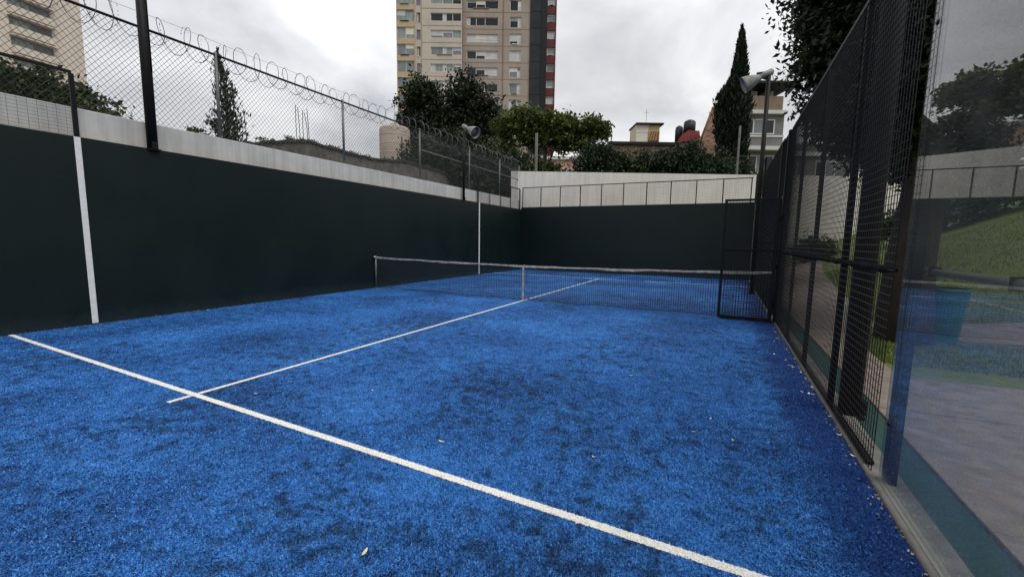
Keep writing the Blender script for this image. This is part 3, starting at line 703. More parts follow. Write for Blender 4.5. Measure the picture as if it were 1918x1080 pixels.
fence_bits = [(9.84, 8.55), (9.78, 8.3), (9.70, 7.43), (9.80, 7.17), (9.81, 6.92), (9.84, 6.86), (9.85, 5.87), (9.88, 5.86), (9.80, 5.9), (9.90, 6.4), (9.91, 6.1), (9.92, 5.3), (9.9, 4.9), (9.88, 7.8), (9.91, 7.3), (9.86, 9.1), (9.91, 4.55), (9.89, 6.65)]
for i, (x, y, s, lab, k) in enumerate(spots):
    o = leaf_mesh(i, s).build('fallen_leaf', M['leafpale'] if k == 0 else M['petal']); o.location = (x, y, .002); o.rotation_euler = (0, 0, i*1.9)
    tag(o, lab or 'tiny pale leaf scattered on the open turf', 'leaf', 'leaves on the turf')
for i, (x, y) in enumerate(fence_bits):
    o = leaf_mesh(50+i, random.Random(i).uniform(.028, .058)).build('fallen_leaf', M['petal']); o.location = (x, y, .002); o.rotation_euler = (0, 0, i*2.3)
    tag(o, 'white petal lying along the foot of the right mesh fence', 'leaf', 'petals along the right fence')

# ================================================================== BEYOND THE WALLS
def bld(name, l, f, label, cat='building', rz=GRID):
    t = empty(name, W(l, f, 0), rz); tag(t, label, cat); return t
# --- central apartment tower (local x right, y away, z up)
tw = bld('apartment_tower', 0, 82, 'beige and brown apartment tower with a dark glass strip and red bands')
PITCH_F = 2.93; TOP0 = 42.17
floors = list(range(-2, 8))
def wall_sec(x0, x1, y, wx, zt, wh, m, name='wall'):
    """piers either side of the windows and a spandrel for each storey"""
    mb = MB(); xs = sorted(wx); cur = x0
    for a, b in xs:
        mb.box(cur, a, y, y+.6, 0, 62); cur = b
    mb.box(cur, x1, y, y+.6, 0, 62)
    w = mb.build(name, m, tw)
    for a, b in xs:
        tops = [TOP0+zt-PITCH_F*k for k in floors]
        MB().box(a, b, y+.003, y+.6, tops[0], 62).build('spandrel', m, w)
        for t in tops: MB().box(a, b, y+.003, y+.6, t-PITCH_F if t != tops[-1] else 0, t-wh).build('spandrel', m, w)
    return w
rb = random.Random(17)
def win(x0, x1, y, zt, h, splits, mats, k, fr='wframe', fw=.09):
    f = MB(); f.box(x0, x1, y+.16, y+.24, zt-fw, zt).box(x0, x1, y+.16, y+.24, zt-h, zt-h+fw)
    cuts = [x0]+[x0+(x1-x0)*s for s in splits]+[x1]
    for i, c in enumerate(cuts):
        a = c if i == 0 else c-fw*(1 if i == len(cuts)-1 else .5); f.box(a, a+fw, y+.163, y+.237, zt-h+fw, zt-fw)
    o = f.build('window', M[fr], tw)
    for i in range(len(cuts)-1):
        pn = MB().box(cuts[i]+.02, cuts[i+1]-.02, y+.20, y+.215, zt-h+.02, zt-.02).build('pane', M[mats[i]], o)
        if rb.random() < .45:
            t = rb.uniform(.15, .7)*h; MB().box(cuts[i]+.05, cuts[i+1]-.05, y+.172, y+.19, zt-t, zt-.03).build('blind', M[rb.choice(['wpale', 'wpale', 'wgreen', 'wgrey', 'cream'])], o)
        elif rb.random() < .3:
            MB().box(cuts[i]+.04, cuts[i]+.04+(cuts[i+1]-cuts[i])*.35, y+.172, y+.19, zt-h+.05, zt-.03).build('blind', M['wpale'], o)
    if rb.random() < .3: MB().box(x0+(x1-x0)*.2, x0+(x1-x0)*.7, y-.12, y+.15, zt-h-.02, zt-h+.10).build('flower_box', M[rb.choice(['wframe', 'brick', 'L_dark'])], o)
    return o
rw = random.Random(4)
wall_sec(-21.85, -18.5, .0, [(-21.75, -18.6)], .46, 1.97, M['ochre'], 'balcony_wall')
wall_sec(-18.5, -17.2, .25, [(-18.2, -17.5)], .1, 1.75, M['wallbeige'])
wall_sec(-17.2, -9.85, .0, [(-15.6, -9.98)], 0, 1.37, M['wallbeige'])
wall_sec(-9.85, -2.35, 1.1, [(-9.1, -3.27)], -.1, 1.45, M['wallbrown'])
wall_sec(-2.35, 2.6, 1.1, [(-1.15, 1.0)], .03, 1.85, M['wallbrown'])
for k in floors:
    z = TOP0-PITCH_F*k
    A = rw.choice(['wgreen', 'wgreen', 'wgrey', 'wgreen']); win(-21.75, -18.6, 0, z+.46, 1.97, (.5,), [A, A if rw.random() < .7 else 'wgrey'], k, 'wgreen' if rw.random() < .4 else 'wframe', .06)
    win(-18.2, -17.5, .25, z+.1, 1.75, (), ['wgrey' if k % 2 else 'brick'], k, 'bandline', .08)
    c = {-1: ['wgreen', 'wgrey', 'wdark'], 0: ['wdark', 'wdark', 'wdark'], 1: ['wgrey', 'wgrey', 'wgreen'], 2: ['wgrey', 'wgreen', 'wgrey'], 3: ['wgreen', 'wgreen', 'wgreen']}.get(k, ['wgrey', 'wpale', 'wgreen'])
    win(-15.6, -9.98, 0, z, 1.37, (.4, .72), c, k)
    d = {-1: ['wdark', 'wdark', 'wdark'], 0: ['wdark', 'wdark', 'wdark'], 1: ['wpale', 'wpale', 'wpale'], 2: ['wdark', 'wdark', 'wpale'], 3: ['wdark', 'wdark', 'wpale']}.get(k, ['wpale', 'wgrey', 'wdark'])
    win(-9.1, -3.27, 1.1, z-.1, 1.45, (.3, .58), d, k)
    e = {-1: 'wdark', 0: 'wdark', 1: 'wdark', 2: 'wpale', 3: 'wgrey'}.get(k, 'wgrey')
    win(-1.15, 1.0, 1.1, z+.03, 1.85, (.7,), [e, 'wpale'], k)
    MB().box(2.6, 4.7, .9, 1.3, z-1.9, z+.95).build('smoked_panel', M['wsmoke'], tw)
    MB().box(2.6, 4.7, .86, 1.28, z+.955, z+1.02).build('smoked_joint', M['mull'], tw)
    MB().box(5.72, 7.5, 2.2, 3, z-1.75, z-.3).build('red_band', M['red'], tw)
    win(5.9, 7.4, 2.25, z+1.17, 1.45, (), ['wpale' if k % 3 else 'wgrey'], k)
for zi in floors:
    z = TOP0-PITCH_F*zi+.72
    MB().box(-17.2, -9.83, -.03, .02, z, z+.05).build('facade_joint', M['bandline'], tw); MB().box(-9.86, 2.58, 1.07, 1.12, z+.02, z+.07).build('facade_joint', M['bandline'], tw)
MB().box(4.7, 5.72, .7, 3, 0, 62).build('dark_column', M['mull'], tw)
MB().box(2.6, 4.7, 1.0, 1.4, 0, 19).box(2.6, 4.7, 1.0, 1.4, 49, 62).build('smoked_panel', M['wsmoke'], tw)
MB().box(7.36, 7.55, 2.1, 3, 0, 62).box(5.72, 7.36, 2.6, 3, 0, 62).build('red_wall', M['red'], tw)
MB().box(-2.42, -2.28, 1.0, 1.12, 0, 62).build('rainwater_pipe', M['bandline'], tw)
MB().box(-21.6, 7.3, 3.0, 16, 0, 62.2).box(-21.8, 2.6, .7, 3.0, 61.5, 62.4).build('core', M['wallbrown'], tw)

# --- left tower, seen at an angle through the fence
lt = empty('apartment_tower', (-96, 38, 0), R(99.5)); tag(lt, 'tall beige apartment tower behind the fence at the left edge', 'building')
def ltower():
    mb = MB(); H = 70
    # facade in local x (0 = far end, negative = near), y into the building (local +y points away, -X)
    mb.box(-60, 0, .0, 14, 0, H); w = mb.build('wall', M['ltower'], lt)
    for k in range(-3, 9):
        z = 33.4+3.0*k
        # sloping-shadowed balcony: deep slot with parapet
        b = MB().box(-9.5, -4.2, -.9, -.004, z-.55, z+.5).build('balcony', M['ltower'], lt)
        MB().box(-9.4, -4.3, -.08, -.01, z+.62, z+1.9).build('window', M['wgrey'], lt)
        MB().box(-9.0, -6.9, -.12, -.085, z+.7, z+1.8).build('pane', M['wgreen'], lt)
        MB().box(-9.6, -4.1, -1.05, -.005, z+2.02, z+2.2).build('slab_edge', M['ltower'], lt)
        o = MB().box(-16.6, -15.0, -.06, -.01, z+.2, z+1.7).build('window', M['wframe'], lt)
        MB().box(-16.4, -15.2, -.09, -.065, z+.3, z+1.6).build('pane', M['wdark'], o)
        o = MB().box(-25, -21.5, -.06, -.01, z+.1, z+1.7).build('window', M['wframe'], lt)
        MB().box(-24.8, -23.3, -.09, -.065, z+.2, z+1.6).box(-23.2, -21.7, -.09, -.065, z+.2, z+1.6).build('pane', M['wgrey'], o)
    for x in (-11.8, -19.0): MB().box(x-.12, x+.12, -.05, -.006, 0, H).build('facade_joint', M['bandline'], lt)
ltower()

# --- old stone building behind the left wall, with starter bars on the roof
sb = empty('stone_outbuilding', (-5, 16, 0)); tag(sb, 'low grey rubble stone building with a weedy flat roof behind the chain link fence', 'building')
def stone():
    pts = [(9.6, 4.40), (10.6, 4.66), (11.6, 4.90), (12.3, 4.97), (13.2, 4.93), (14.2, 4.90), (15.3, 4.88), (16.4, 5.0), (17.4, 5.14), (18.6, 5.10), (20, 5.06), (21.5, 4.98), (23.4, 4.6)]
    rnd = random.Random(2); fine = []
    for (a, b), (c, d) in zip(pts, pts[1:]):
        for i in range(6): t = i/6; fine.append((a+(c-a)*t, b+(d-b)*t+rnd.uniform(-.03, .03)))
    fine.append(pts[-1])
    poly = [(0, 9.6-16, 0)]+[(0, y-16, z) for y, z in fine]+[(0, 23.4-16, 0)]
    MB().poly(poly, (-.5, 0, 0)).build('gable_wall', M['stone'], sb)
    ro = MB()
    for (a, b), (c, d) in zip(fine, fine[1:]): ro.quad((.06, a-16, b+.02), (.06, c-16, d+.02), (-4.5, c-16, d-.3), (-4.5, a-16, b-.3)).quad((.06, a-16, b-.06), (.06, c-16, d-.06), (.06, c-16, d+.02), (.06, a-16, b+.02))
    ro.build('roof', M['asph'], sb)
    v, f = leaves([(-.2, y-16, z+.02, .25, .5, .07) for y, z in pts[1:-1]], 2600, .035, 71, 12, .3); o = mesh_np('weeds', v, f, M['L_olive'], sb); tag(o, kind='stuff')
stone()
def bars(label, l, f, z0, z1, n, seed):
    t = empty('starter_bars', W(l, f, z0), GRID); tag(t, label, 'rebar', 'rusty starter bars on the roofs'); r = random.Random(seed)
    for i in range(n):
        x = i*.13+r.uniform(-.03, .03)-n*.06; h = (z1-z0)*r.uniform(.72, 1)
        MB().tube([(x, r.uniform(-.1, .1), -.6), (x+r.uniform(-.03, .03), 0, h*.6), (x+r.uniform(-.07, .07), 0, h)], .014, 5).build('bar', M['bark'], t)
    MB().box(-.35, .35, -.03, .03, (z1-z0)*.18, (z1-z0)*.18+.02).build('stirrup', M['bark'], t)
bars('cluster of thin bars rising from the stone roof between two fence posts', -8.95, 18.6, 5.2, 7.05, 5, 1)
bars('thin bars beside the ragged conifer behind the fence', -11.6, 18.6, 4.6, 6.5, 4, 2)
bt = empty('water_tank', W(-8.35, 30.5, 0), GRID); tag(bt, 'large beige cylindrical water tank with a domed top behind the fence', 'water tank')
MB().lathe([(1.02, 6.6), (1.04, 6.7), (1.04, 8.85), (1.0, 8.98), (.88, 9.06), (.4, 9.2), (.0, 9.22)], (0, 0, 0), (0, 0, 1), 36).build('body', M['tankb'], bt, True)
for z in (7.2, 7.8, 8.4): MB().lathe([(1.035, z), (1.05, z+.03), (1.05, z+.09), (1.035, z+.12)], (0, 0, 0), (0, 0, 1), 36, False).build('rib', M['tankb'], bt, True)
MB().lathe([(.30, 9.16), (.30, 9.30), (.24, 9.34), (0, 9.35)], (0, 0, 0), (0, 0, 1), 20).build('lid', M['tankb'], bt, True)
MB().box(-1.3, 1.3, -1.3, 1.3, 0, 6.6).build('plinth', M['stone'], bt)
MB().tube([(.7, -.85, 6.4), (.72, -.86, 8.3)], .03, 6).tube([(.95, -.6, 6.4), (.95, -.6, 7.7)], .025, 6).build('pipe', M['pole'], bt, True)

# --- posts beyond the far wall
def post(label, l, f, z0, z1, r, m, arm=None):
    t = empty('utility_post', W(l, f, 0), GRID); tag(t, label, 'post')
    MB().tube([(0, 0, z0), (0, 0, z1)], r, 10).build('shaft', m, t, True)
    if arm: MB().tube([(0, 0, arm[2]), (arm[0], arm[1], arm[2])], .02, 6).build('arm', m, t, True)
    return t
post('grey concrete post among the leaves above the far wall', 1.2, 23.5, 0, 7.15, .08, M['postc'], (.45, 0, 6.0))
post('slim grey metal post beside the tall cypress', 11.95, 23.2, 0, 7.6, .055, M['postc'], (1.9, 0, 6.05))

# --- houses behind the far wall
h = bld('house', 21.6, 38, 'grey three-storey house with white framed windows and a dark roof canopy')
MB().box(-2.2, 1.85, .2, 4.2, 0, 12.55).build('wall', M['hgrey'], h)
MB().box(-2.35, 1.9, -.15, 4.3, 12.55, 12.85).build('white_cornice', M['htrim'], h)
MB().box(-2.1, 1.55, .05, 4, 12.85, 14.05).build('brick_parapet', M['brick'], h)
MB().box(-1.9, .05, 1.5, 3.5, 14.05, 14.9).box(.85, 1.5, 1.5, 3.5, 14.05, 14.95).build('roof_room', M['htrim'], h)
MB().box(-2.4, 2.6, -.3, 4.4, 15.0, 15.2).build('canopy', M['mull'], h)
for x in (.1, 1.75): MB().box(x, x+.12, .1, .22, 14.0, 15.0).build('canopy_post', M['mull'], h)
MB().poly([(2.6, -.2, 15.0), (1.8, -.2, 15.0), (1.8, -.2, 14.1)], (0, .15, 0)).build('brace', M['mull'], h)
def hwin(par, x0, x1, z0, z1, n, y):
    f = MB().box(x0, x1, y-.06, y, z0, z0+.09).box(x0, x1, y-.06, y, z1-.09, z1)
    for i in range(n+1): a = x0+(x1-x0-.1)*i/n; f.box(a, a+.1, y-.058, y-.002, z0+.09, z1-.09)
    o = f.build('window', M['htrim'], par)
    for i in range(n):
        a = x0+(x1-x0-.1)*i/n+.1; MB().box(a, x0+(x1-x0-.1)*(i+1)/n, y-.03, y-.012, z0+.09, z1-.09).build('pane', M['wgrey' if i % 2 else 'wdark'], o)
hwin(h, -1.75, 1.05, 10.9, 12.15, 3, .2); MB().box(-2.2, 1.75, .0, .19, 9.9, 10.75).build('ledge', M['hgrey'], h); MB().box(-2.2, 1.8, -.05, .19, 10.62, 10.78).build('sill', M['htrim'], h)
MB().box(-2.25, 1.9, -.55, .19, 9.45, 9.78).build('white_cornice', M['htrim'], h); hwin(h, -1.1, 1.2, 7.6, 9.1, 3, .2)
MB().box(1.9, 9.5, 1.2, 8, 0, 10.4).build('side_wing', M['hgrey'], h); MB().box(1.9, 9.5, 1.0, 1.19, 9.3, 9.65).build('white_cornice', M['htrim'], h)
hwin(h, 2.6, 4.0, 7.4, 8.9, 2, 1.2); hwin(h, 5.6, 7.4, 7.4, 8.9, 2, 1.2)
p = bld('house', 17.05, 37.6, 'pink brick gable wall left of the cypress', rz=GRID-R(24))
MB().poly([(-.85, 0, 0), (-.85, 0, 10.3), (-.15, 0, 12.75), (.5, 0, 13.35), (2.3, 0, 13.0), (2.3, 0, 0)], (0, 3.5, 0)).build('gable_wall', M['pink'], p)
MB().poly([(-.98, -.1, 10.2), (-.98, -.1, 10.4), (-.2, -.1, 12.9), (.5, -.1, 13.55), (.5, -.1, 13.36), (-.12, -.1, 12.78)], (0, 3.7, 0)).build('roof_edge', M['pink'], p)
def bricks():                                            # weathered courses standing slightly proud
    r = random.Random(9)
    for row in range(18):
        z = 9.3+row*.22
        for i in range(8):
            x = -.8+i*.36+(row % 2)*.18
            lim = -.85 if z < 10.3 else -.85+(z+.22-10.3)*.29
            if x < lim+.05 or x > 1.6 or z > 12.7 or r.random() < .25: continue
            MB().box(x, x+.335, -.02-r.random()*.025, -.001, z, z+.185).build('brick', M['pink'], p)
bricks()
y_ = bld('rooftop_room', 17.25, 56, 'small cream and yellow rooftop room with an antenna')
MB().box(-1.65, -.1, 0, 3, 12.5, 16.25).build('cream_wall', M['cream'], y_); MB().box(-.1, 1.35, .1, 3, 12.5, 16.25).build('yellow_wall', M['yel'], y_)
MB().box(-1.75, 1.75, -.3, 3.2, 16.25, 16.45).build('roof', M['bark'], y_); MB().box(-1.9, 2.2, -.2, 4, 0, 12.5).build('base_wall', M['brick'], y_)
lt_ = MB().box(-.1, 1.3, -.12, .09, 14.3, 15.45).build('window', M['orange'], y_)
for i in range(4): MB().tube([(-.05+i*.36, -.16, 14.3), (.3+i*.28, -.16, 15.4)], .03, 4).build('lattice_bar', M['bark'], lt_)
MB().tube([(-.3, .5, 16.4), (-.3, .5, 18.3)], .025, 5).tube([(-.6, .5, 17.9), (0, .5, 17.9)], .015, 4).build('antenna', M['galv'], y_)
MB().box(-1.6, -.15, -.03, -.002, 15.3, 15.36).build('joint', M['htrim'], y_)
rt = bld('red_roof_house', 20.2, 50, 'rooftop with a red sheet shelter under two black water tanks')
MB().box(-1.2, 2.2, .3, 5, 0, 12.9).build('wall', M['brick'], rt)
MB().poly([(-1.05, 0, 12.9), (-.75, 0, 13.7), (-.3, 0, 14.15), (.95, 0, 14.1), (1.15, 0, 12.9)], (0, 2.5, 0)).build('red_shelter', M['redroof'], rt)
for i in range(5): MB().box(-.8+i*.4, -.72+i*.4, -.04, -.002, 12.95, 13.7).build('sheet_rib', M['redroof'], rt)
for n_, (lx, yy, rr_, z0, z1, lab) in enumerate(((.1, .8, .66, 14.05, 15.35, 'larger black water tank with a lid on the red rooftop shelter'), (-.62, 2.0, .45, 13.3, 15.0, 'smaller black water tank half hidden on the left of the larger one'))):
    tk = empty('water_tank', W(20.2+lx, 50+yy, z0), GRID); tag(tk, lab, 'water tank', 'black rooftop tanks'); hh = z1-z0
    MB().lathe([(rr_, 0), (rr_, hh*.8), (rr_*.93, hh*.84), (rr_*.97, hh*.88), (rr_*.8, hh), (0, hh+.04)], (0, 0, 0), (0, 0, 1), 24).build('body', M['tankk'], tk, True)
    MB().lathe([(rr_*.4, hh), (rr_*.42, hh+.12), (0, hh+.16)], (0, 0, 0), (0, 0, 1), 16).build('lid', M['tankk'], tk, True)
dr = bld('low_building', 15.4, 50, 'long low building with a dark flat roof edge above the hedge')
MB().box(-4.3, 3.4, .3, 6, 0, 12.45).build('wall', M['brick'], dr); MB().box(-4.5, 3.6, 0, 6.2, 12.45, 12.8).build('roof', M['mull'], dr)
rh = bld('low_building', 6, 60, 'brownish low building half hidden behind the pale green tree')
MB().box(-7, 3, 0, 8, 0, 12.5).build('wall', M['pink'], rh); MB().box(-7.2, 3.2, -.2, 8, 12.5, 12.9).build('roof', M['htrim'], rh)
for x in (-5, -2, .5): hwin(rh, x, x+1.6, 9.5, 11.3, 2, 0)

# ================================================================== TREES
tree('broadleaf_tree', -8.3, 40, [(-8.3, 0, 14.3, 1.5, 1.5, 1.7), (-9.4, 0, 12.6, 1.2, 1.5, 1.5), (-7.3, 0, 12.2, 1.4, 1.5, 1.5), (-8.6, .3, 10.6, 2.0, 1.8, 1.5), (-8.6, 0, 8.4, 2.1, 1.8, 1.8), (-7.0, 0, 9.2, 1.6, 1.5, 1.6)], 15000, .17, M['L_dark'], 'dark dense tree before the left side of the central tower', .3, seed=11)
tree('broadleaf_tree', -4.5, 40, [(-4.6, 0, 14.6, 1.5, 1.6, 1.8), (-6.0, 0, 12.7, 1.4, 1.6, 1.6), (-3.2, 0, 13.2, 1.6, 1.6, 1.5), (-2.0, 0, 12.5, 1.0, 1.4, 1.2), (-4.6, .2, 11.2, 2.3, 1.8, 1.8), (-4.4, 0, 8.8, 2.4, 1.8, 1.9), (-2.2, 0, 10.4, 1.5, 1.5, 1.5)], 18000, .17, M['L_dark'], 'dark dense tree before the middle of the central tower', .32, seed=12)
tree('broadleaf_tree', 2.2, 34, [(-.6, 0, 10.2, 1.0, 1.3, .8), (.9, 0, 10.8, 1.3, 1.4, .9), (2.8, 0, 10.7, 1.4, 1.4, .9), (4.3, 0, 10.3, 1.1, 1.3, .8), (5.7, 0, 10.2, 1.0, 1.2, .8), (6.8, 0, 9.9, .85, 1.1, .7), (1.6, .4, 9.5, 1.5, 1.3, .9), (3.6, .3, 9.2, 1.4, 1.3, .9), (5.3, .3, 8.9, 1.2, 1.1, .8), (-.8, .4, 8.8, 1.1, 1.2, .9)], 13000, .15, M['L_light'], 'light green spreading tree with gaps before the right side of the tower', .2, seed=13)
tree('broadleaf_tree', 2.6, 30, [(1.3, 0, 6.3, .9, .8, .9), (2.6, 0, 6.0, 1, .8, .9), (.2, 0, 6.6, .9, .8, 1.0)], 3600, .12, M['L_olive'], 'thin olive bush low behind the far wall under the light green tree', .08, seed=14)
# dark planting behind the chain link fence
for i, (l, f, zt, lab) in enumerate(((-5.6, 26, 7.3, 'dark bush behind the fence right of the beige tank'), (-3.6, 25, 7.6, 'dark bush behind the fence below the small floodlight'), (-1.8, 24.5, 7.0, 'dark bush behind the fence just right of the small floodlight'), (-.4, 24, 6.2, 'dark bush at the corner where the fence meets the cream far wall'))):
    tree('bush', l, f, [(l, 0, zt-1.2, 1.25, 1.2, 1.3), (l-.7, 0, zt-2.4, 1.2, 1.2, 1.3), (l+.7, .2, zt-2.2, 1.2, 1.2, 1.3), (l, 0, zt-3.9, 1.6, 1.2, 1.4)], 6500, .11, M['L_dark' if i % 2 else 'L_bush'], lab, .1, 'bush', 20+i)
# row behind the far wall
for i, (l, f, zt, w, m, lab) in enumerate(((5.6, 29, 7.9, 1.3, 'L_bush', 'dark rounded bush at the left end of the hedge above the far wall'), (7.7, 30, 7.7, 1.3, 'L_mid', 'green bush with yellowish leaves in the hedge above the far wall'), (9.7, 30, 7.8, 1.3, 'L_bush', 'middle bush of the hedge below the yellow rooftop room'), (11.7, 29.5, 8.2, 1.4, 'L_bush', 'tallest bush of the hedge below the black tanks'), (13.8, 30, 7.6, 1.3, 'L_bush', 'bush at the right of the hedge beside the cypress'), (15.4, 31, 7.4, 1.2, 'L_dark', 'dark bush at the foot of the cypress'))):
    tree('bush', l, f, [(l, 0, zt-.8, w*.8, 1, .85), (l-.8, 0, zt-1.3, w*.75, 1, .8), (l+.8, 0, zt-1.2, w*.75, 1, .8), (l, -.2, zt-2.3, w*1.2, 1, 1.1)], 6500, .105, M[m], lab, .08, 'bush', 30+i, group='hedge bushes above the far wall')
# tall cypress: upright sprays packed round a spindle
def cypress(l, f, prof, n, size, label, seed, m, rag=.12, lean=0):
    t = empty('cypress_tree', W(l, f, 0), GRID); tag(t, label, 'tree'); g = np.random.default_rng(seed)
    zs = np.array([p[0] for p in prof]); rs = np.array([p[1] for p in prof]); xs = np.array([p[2] for p in prof])
    zz = np.linspace(zs[0], zs[-1], 400); w = np.interp(zz, zs, rs)+.05; cdf = np.cumsum(w); cdf /= cdf[-1]
    z = np.interp(g.random(n), cdf, zz); a = g.random(n)*2*np.pi
    lump = 1+rag*np.sin(a*5+z*1.7)*np.cos(z*2.9+a*2)+rag*.8*np.sin(a*9-z*5.1)
    rad = np.interp(z, zs, rs)*(g.random(n)**.3)*lump*.95*(1+.11*g.normal(size=n))
    p = np.stack([np.interp(z, zs, xs)+rad*np.cos(a), rad*np.sin(a), z], 1)
    up = np.stack([np.cos(a)*.32, np.sin(a)*.32, np.ones(n)], 1)+g.normal(size=(n, 3))*.24; up /= np.linalg.norm(up, axis=1)[:, None]
    b = g.normal(size=(n, 3)); b -= up*(up*b).sum(1)[:, None]; b /= np.linalg.norm(b, axis=1)[:, None]
    s = size*(.6+.8*g.random(n))[:, None]
    v = np.stack([p-up*s, p+b*s*.33, p+up*s*1.2, p-b*s*.33], 1).reshape(-1, 3)
    mesh_np('crown', v, np.arange(4*n).reshape(n, 4), m, t)
    MB().tube([(0, 0, -.1), (xs[0]*.5, 0, zs[0]), (float(np.interp(zs[-1]*.8, zs, xs)), 0, zs[-1]*.85)], [.22, .18, .04], 8).build('trunk', M['bark'], t, True)
cypress(16.9, 34, [(4.5, .9, .1), (6.5, 1.2, .15), (8.6, 1.05, .1), (10, 1.15, 0), (11.6, 1.25, -.05), (12.7, 1.15, -.1), (13.4, .85, .1), (14.0, .62, .25), (15, .5, .3), (16, .36, .27), (17, .2, .22), (17.8, .02, .2)], 26000, .16, 'tall narrow dark cypress beside the grey house', 41, M['L_cyp'])
cypress(-19.7, 30, [(5.5, .75, .3), (7.5, .85, .25), (9, .8, .15), (10.3, .62, .05), (11.5, .5, -.1), (12.6, .33, -.25), (13.5, .12, -.35), (13.9, .02, -.35)], 3000, .14, 'ragged dark conifer behind the chain link fence left of the stone roof', 42, M['L_dark'], .55)
tree('broadleaf_tree', -21.7, 30, [(-21.7, 0, 8.3, .7, .7, .55), (-21.1, 0, 7.7, .8, .7, .5), (-20.6, 0, 8.9, .4, .5, .5)], 900, .11, M['L_olive'], 'thin sparse treetop left of the ragged conifer', .06, seed=43)
tree('broadleaf_tree', -19.5, 18, [(-21.4, 0, 7.7, 1.1, 1.0, 1.0), (-20.0, 0, 7.3, 1.1, 1, .85), (-18.7, 0, 7.2, 1.0, 1, .75), (-17.6, 0, 6.7, .9, 1, .7), (-20.4, .2, 6.1, 1.7, 1, .9), (-18.2, .2, 6.0, 1.5, 1, .8), (-16.7, 0, 6.0, .6, .8, .45)], 9500, .10, M['L_mid'], 'green and yellowish tree behind the fence at the left edge below the tower', .14, seed=44)
# right side: big tree over the fence, planting on the slope
def big_tree():
    B = [(-1.0, .6, 5.6, .80, .9, .9), (-.95, .5, 4.75, .75, .8, .6), (-.85, .6, 4.05, .75, .8, .6), (-.75, .7, 3.5, .6, .8, .5), (-.35, .8, 3.5, .75, .8, .55), (.05, .5, 2.95, .7, .8, .5), (.5, .3, 2.7, .6, .8, .45), (.1, .2, 4.6, 1.0, 1.1, .9), (.7, .2, 3.7, .9, 1.0, .8), (.2, .3, 5.9, 1.2, 1.2, 1.1), (1.5, .4, 5.2, 1.2, 1.2, 1.1), (1.4, .6, 3.7, 1.1, 1.1, .8), (2.6, .5, 4.6, 1.3, 1.2, 1.1), (1.2, .2, 7.1, 1.7, 1.5, 1.2), (-.6, .6, 7.0, .9, 1.2, 1.0), (3.0, .4, 6.6, 1.6, 1.5, 1.2), (4.2, .6, 5.2, 1.4, 1.3, 1.2), (-1.1, .6, 6.4, .7, .8, .6), (-1.05, .5, 5.1, .7, .7, .6), (-1.1, .7, 5.9, .75, .7, .6), (-.9, .4, 4.5, .7, .6, .5), (-.5, .6, 5.0, .9, .8, .9)]
    tree('broadleaf_tree', 0, 0, B, 250000, .056, M['L_near'], 'large dark tree leaning over the right fence, its trunk beside the bin', .30, seed=51, at=(11.6, 9.5, 0), dens=60, spread=.34, aspect=.42)
big_tree()
tree('broadleaf_tree', 0, 0, [(0, 0, 4.6, 1.3, 1.3, 1.2), (.9, 0, 3.5, 1.1, 1.1, .8), (-.6, .3, 3.4, .8, 1, .7), (.3, 0, 6.2, 1.5, 1.3, 1.3), (1.9, 0, 5.0, 1.3, 1.2, 1.1)], 20000, .07, M['L_near'], 'second dark tree farther along the path behind the right fence', .14, seed=52, at=(13.4, 16.5, .9), dens=36, spread=.3, aspect=.42)
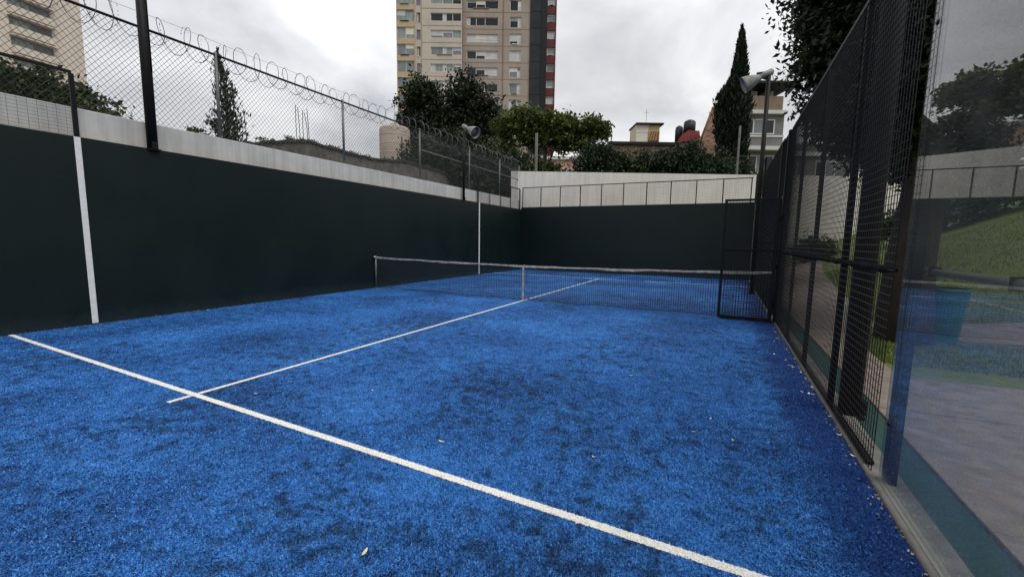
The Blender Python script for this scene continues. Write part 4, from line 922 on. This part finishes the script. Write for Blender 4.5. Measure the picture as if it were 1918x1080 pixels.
for i, (x, y, s, m, lab) in enumerate(((14.6, 20.5, .8, 'L_mid', 'bush at the top of the lawn nearest the trunk'), (16.0, 20.4, .9, 'L_bush', 'bush in the middle of the row at the top of the lawn'), (17.5, 20.2, 1.0, 'L_bush', 'bush at the right end of the row at the top of the lawn'), (19.2, 20.0, 1.1, 'L_dark', 'large dark bush right of the row on the lawn'), (12.4, 22.5, .7, 'L_mid', 'bush growing against the cream wall beyond the right fence'))):
    z = hill(x, y)
    tree('bush', 0, 0, [(0, 0, .75*s, .95*s, .8*s, .7*s), (-.5*s, 0, .5*s, .7*s, .6*s, .5*s), (.5*s, .1, .55*s, .7*s, .6*s, .5*s)], 4500, .065, M[m], lab, .04, 'bush', 60+i, at=(x, y, z), group='bushes at the top of the lawn')
def grassblades():
    g = np.random.default_rng(7); n = 60000
    x = 10.9+g.random(n)**1.3*7; y = 7+g.random(n)**1.4*12
    keep = ~((x < np.array([xr_path(t) for t in y])+.02) | ((y > 9.7) & (y < 11.2) & (x < 14.6)) | ((y < 7.7)))
    x, y = x[keep], y[keep]; n = len(x); z = np.array([hill(a, b) for a, b in zip(x, y)])-.015
    a = g.random(n)*6.283; h = .035+.035*g.random(n); w = .006
    dx, dy = np.cos(a)*w, np.sin(a)*w; lx, ly = g.normal(size=n)*.018, g.normal(size=n)*.018
    v = np.stack([np.stack([x-dx, y-dy, z], 1), np.stack([x+dx, y+dy, z], 1), np.stack([x+lx, y+ly, z+h], 1)], 1).reshape(-1, 3)
    o = mesh_np('grass_blade', v, np.arange(3*n).reshape(n, 3), M['blade']); tag(o, 'short grass growing on the lawn behind the fence and glass', 'grass', kind='stuff')
grassblades()

def litter():
    """dry bits of leaf that collect along the foot of the fence and walls"""
    g = np.random.default_rng(33); n = 1500; m = n//2
    x = np.concatenate([9.955-np.abs(g.normal(size=m))*.05, .01+np.abs(g.normal(size=n-m))*.05]); y = np.concatenate([3+g.random(m)**1.2*7, 3+g.random(n-m)*16])
    z = .006+g.random(n)*.01; a = g.random(n)*6.283; s = .004+.010*g.random(n)**2
    ax = np.stack([np.cos(a)*s, np.sin(a)*s, g.normal(size=n)*.003], 1); bx = np.stack([-np.sin(a)*s*.5, np.cos(a)*s*.5, g.normal(size=n)*.003], 1); p = np.stack([x, y, z], 1)
    v = np.stack([p-ax, p+bx, p+ax, p-bx], 1).reshape(-1, 3)
    o = mesh_np('leaf_litter', v, np.arange(4*n).reshape(n, 4), leaf_mat('litter', (.05, .035, .02), (.42, .36, .26), .1)); tag(o, 'dry crumbs of leaf gathered along the foot of the court walls', 'litter', kind='stuff')
litter()
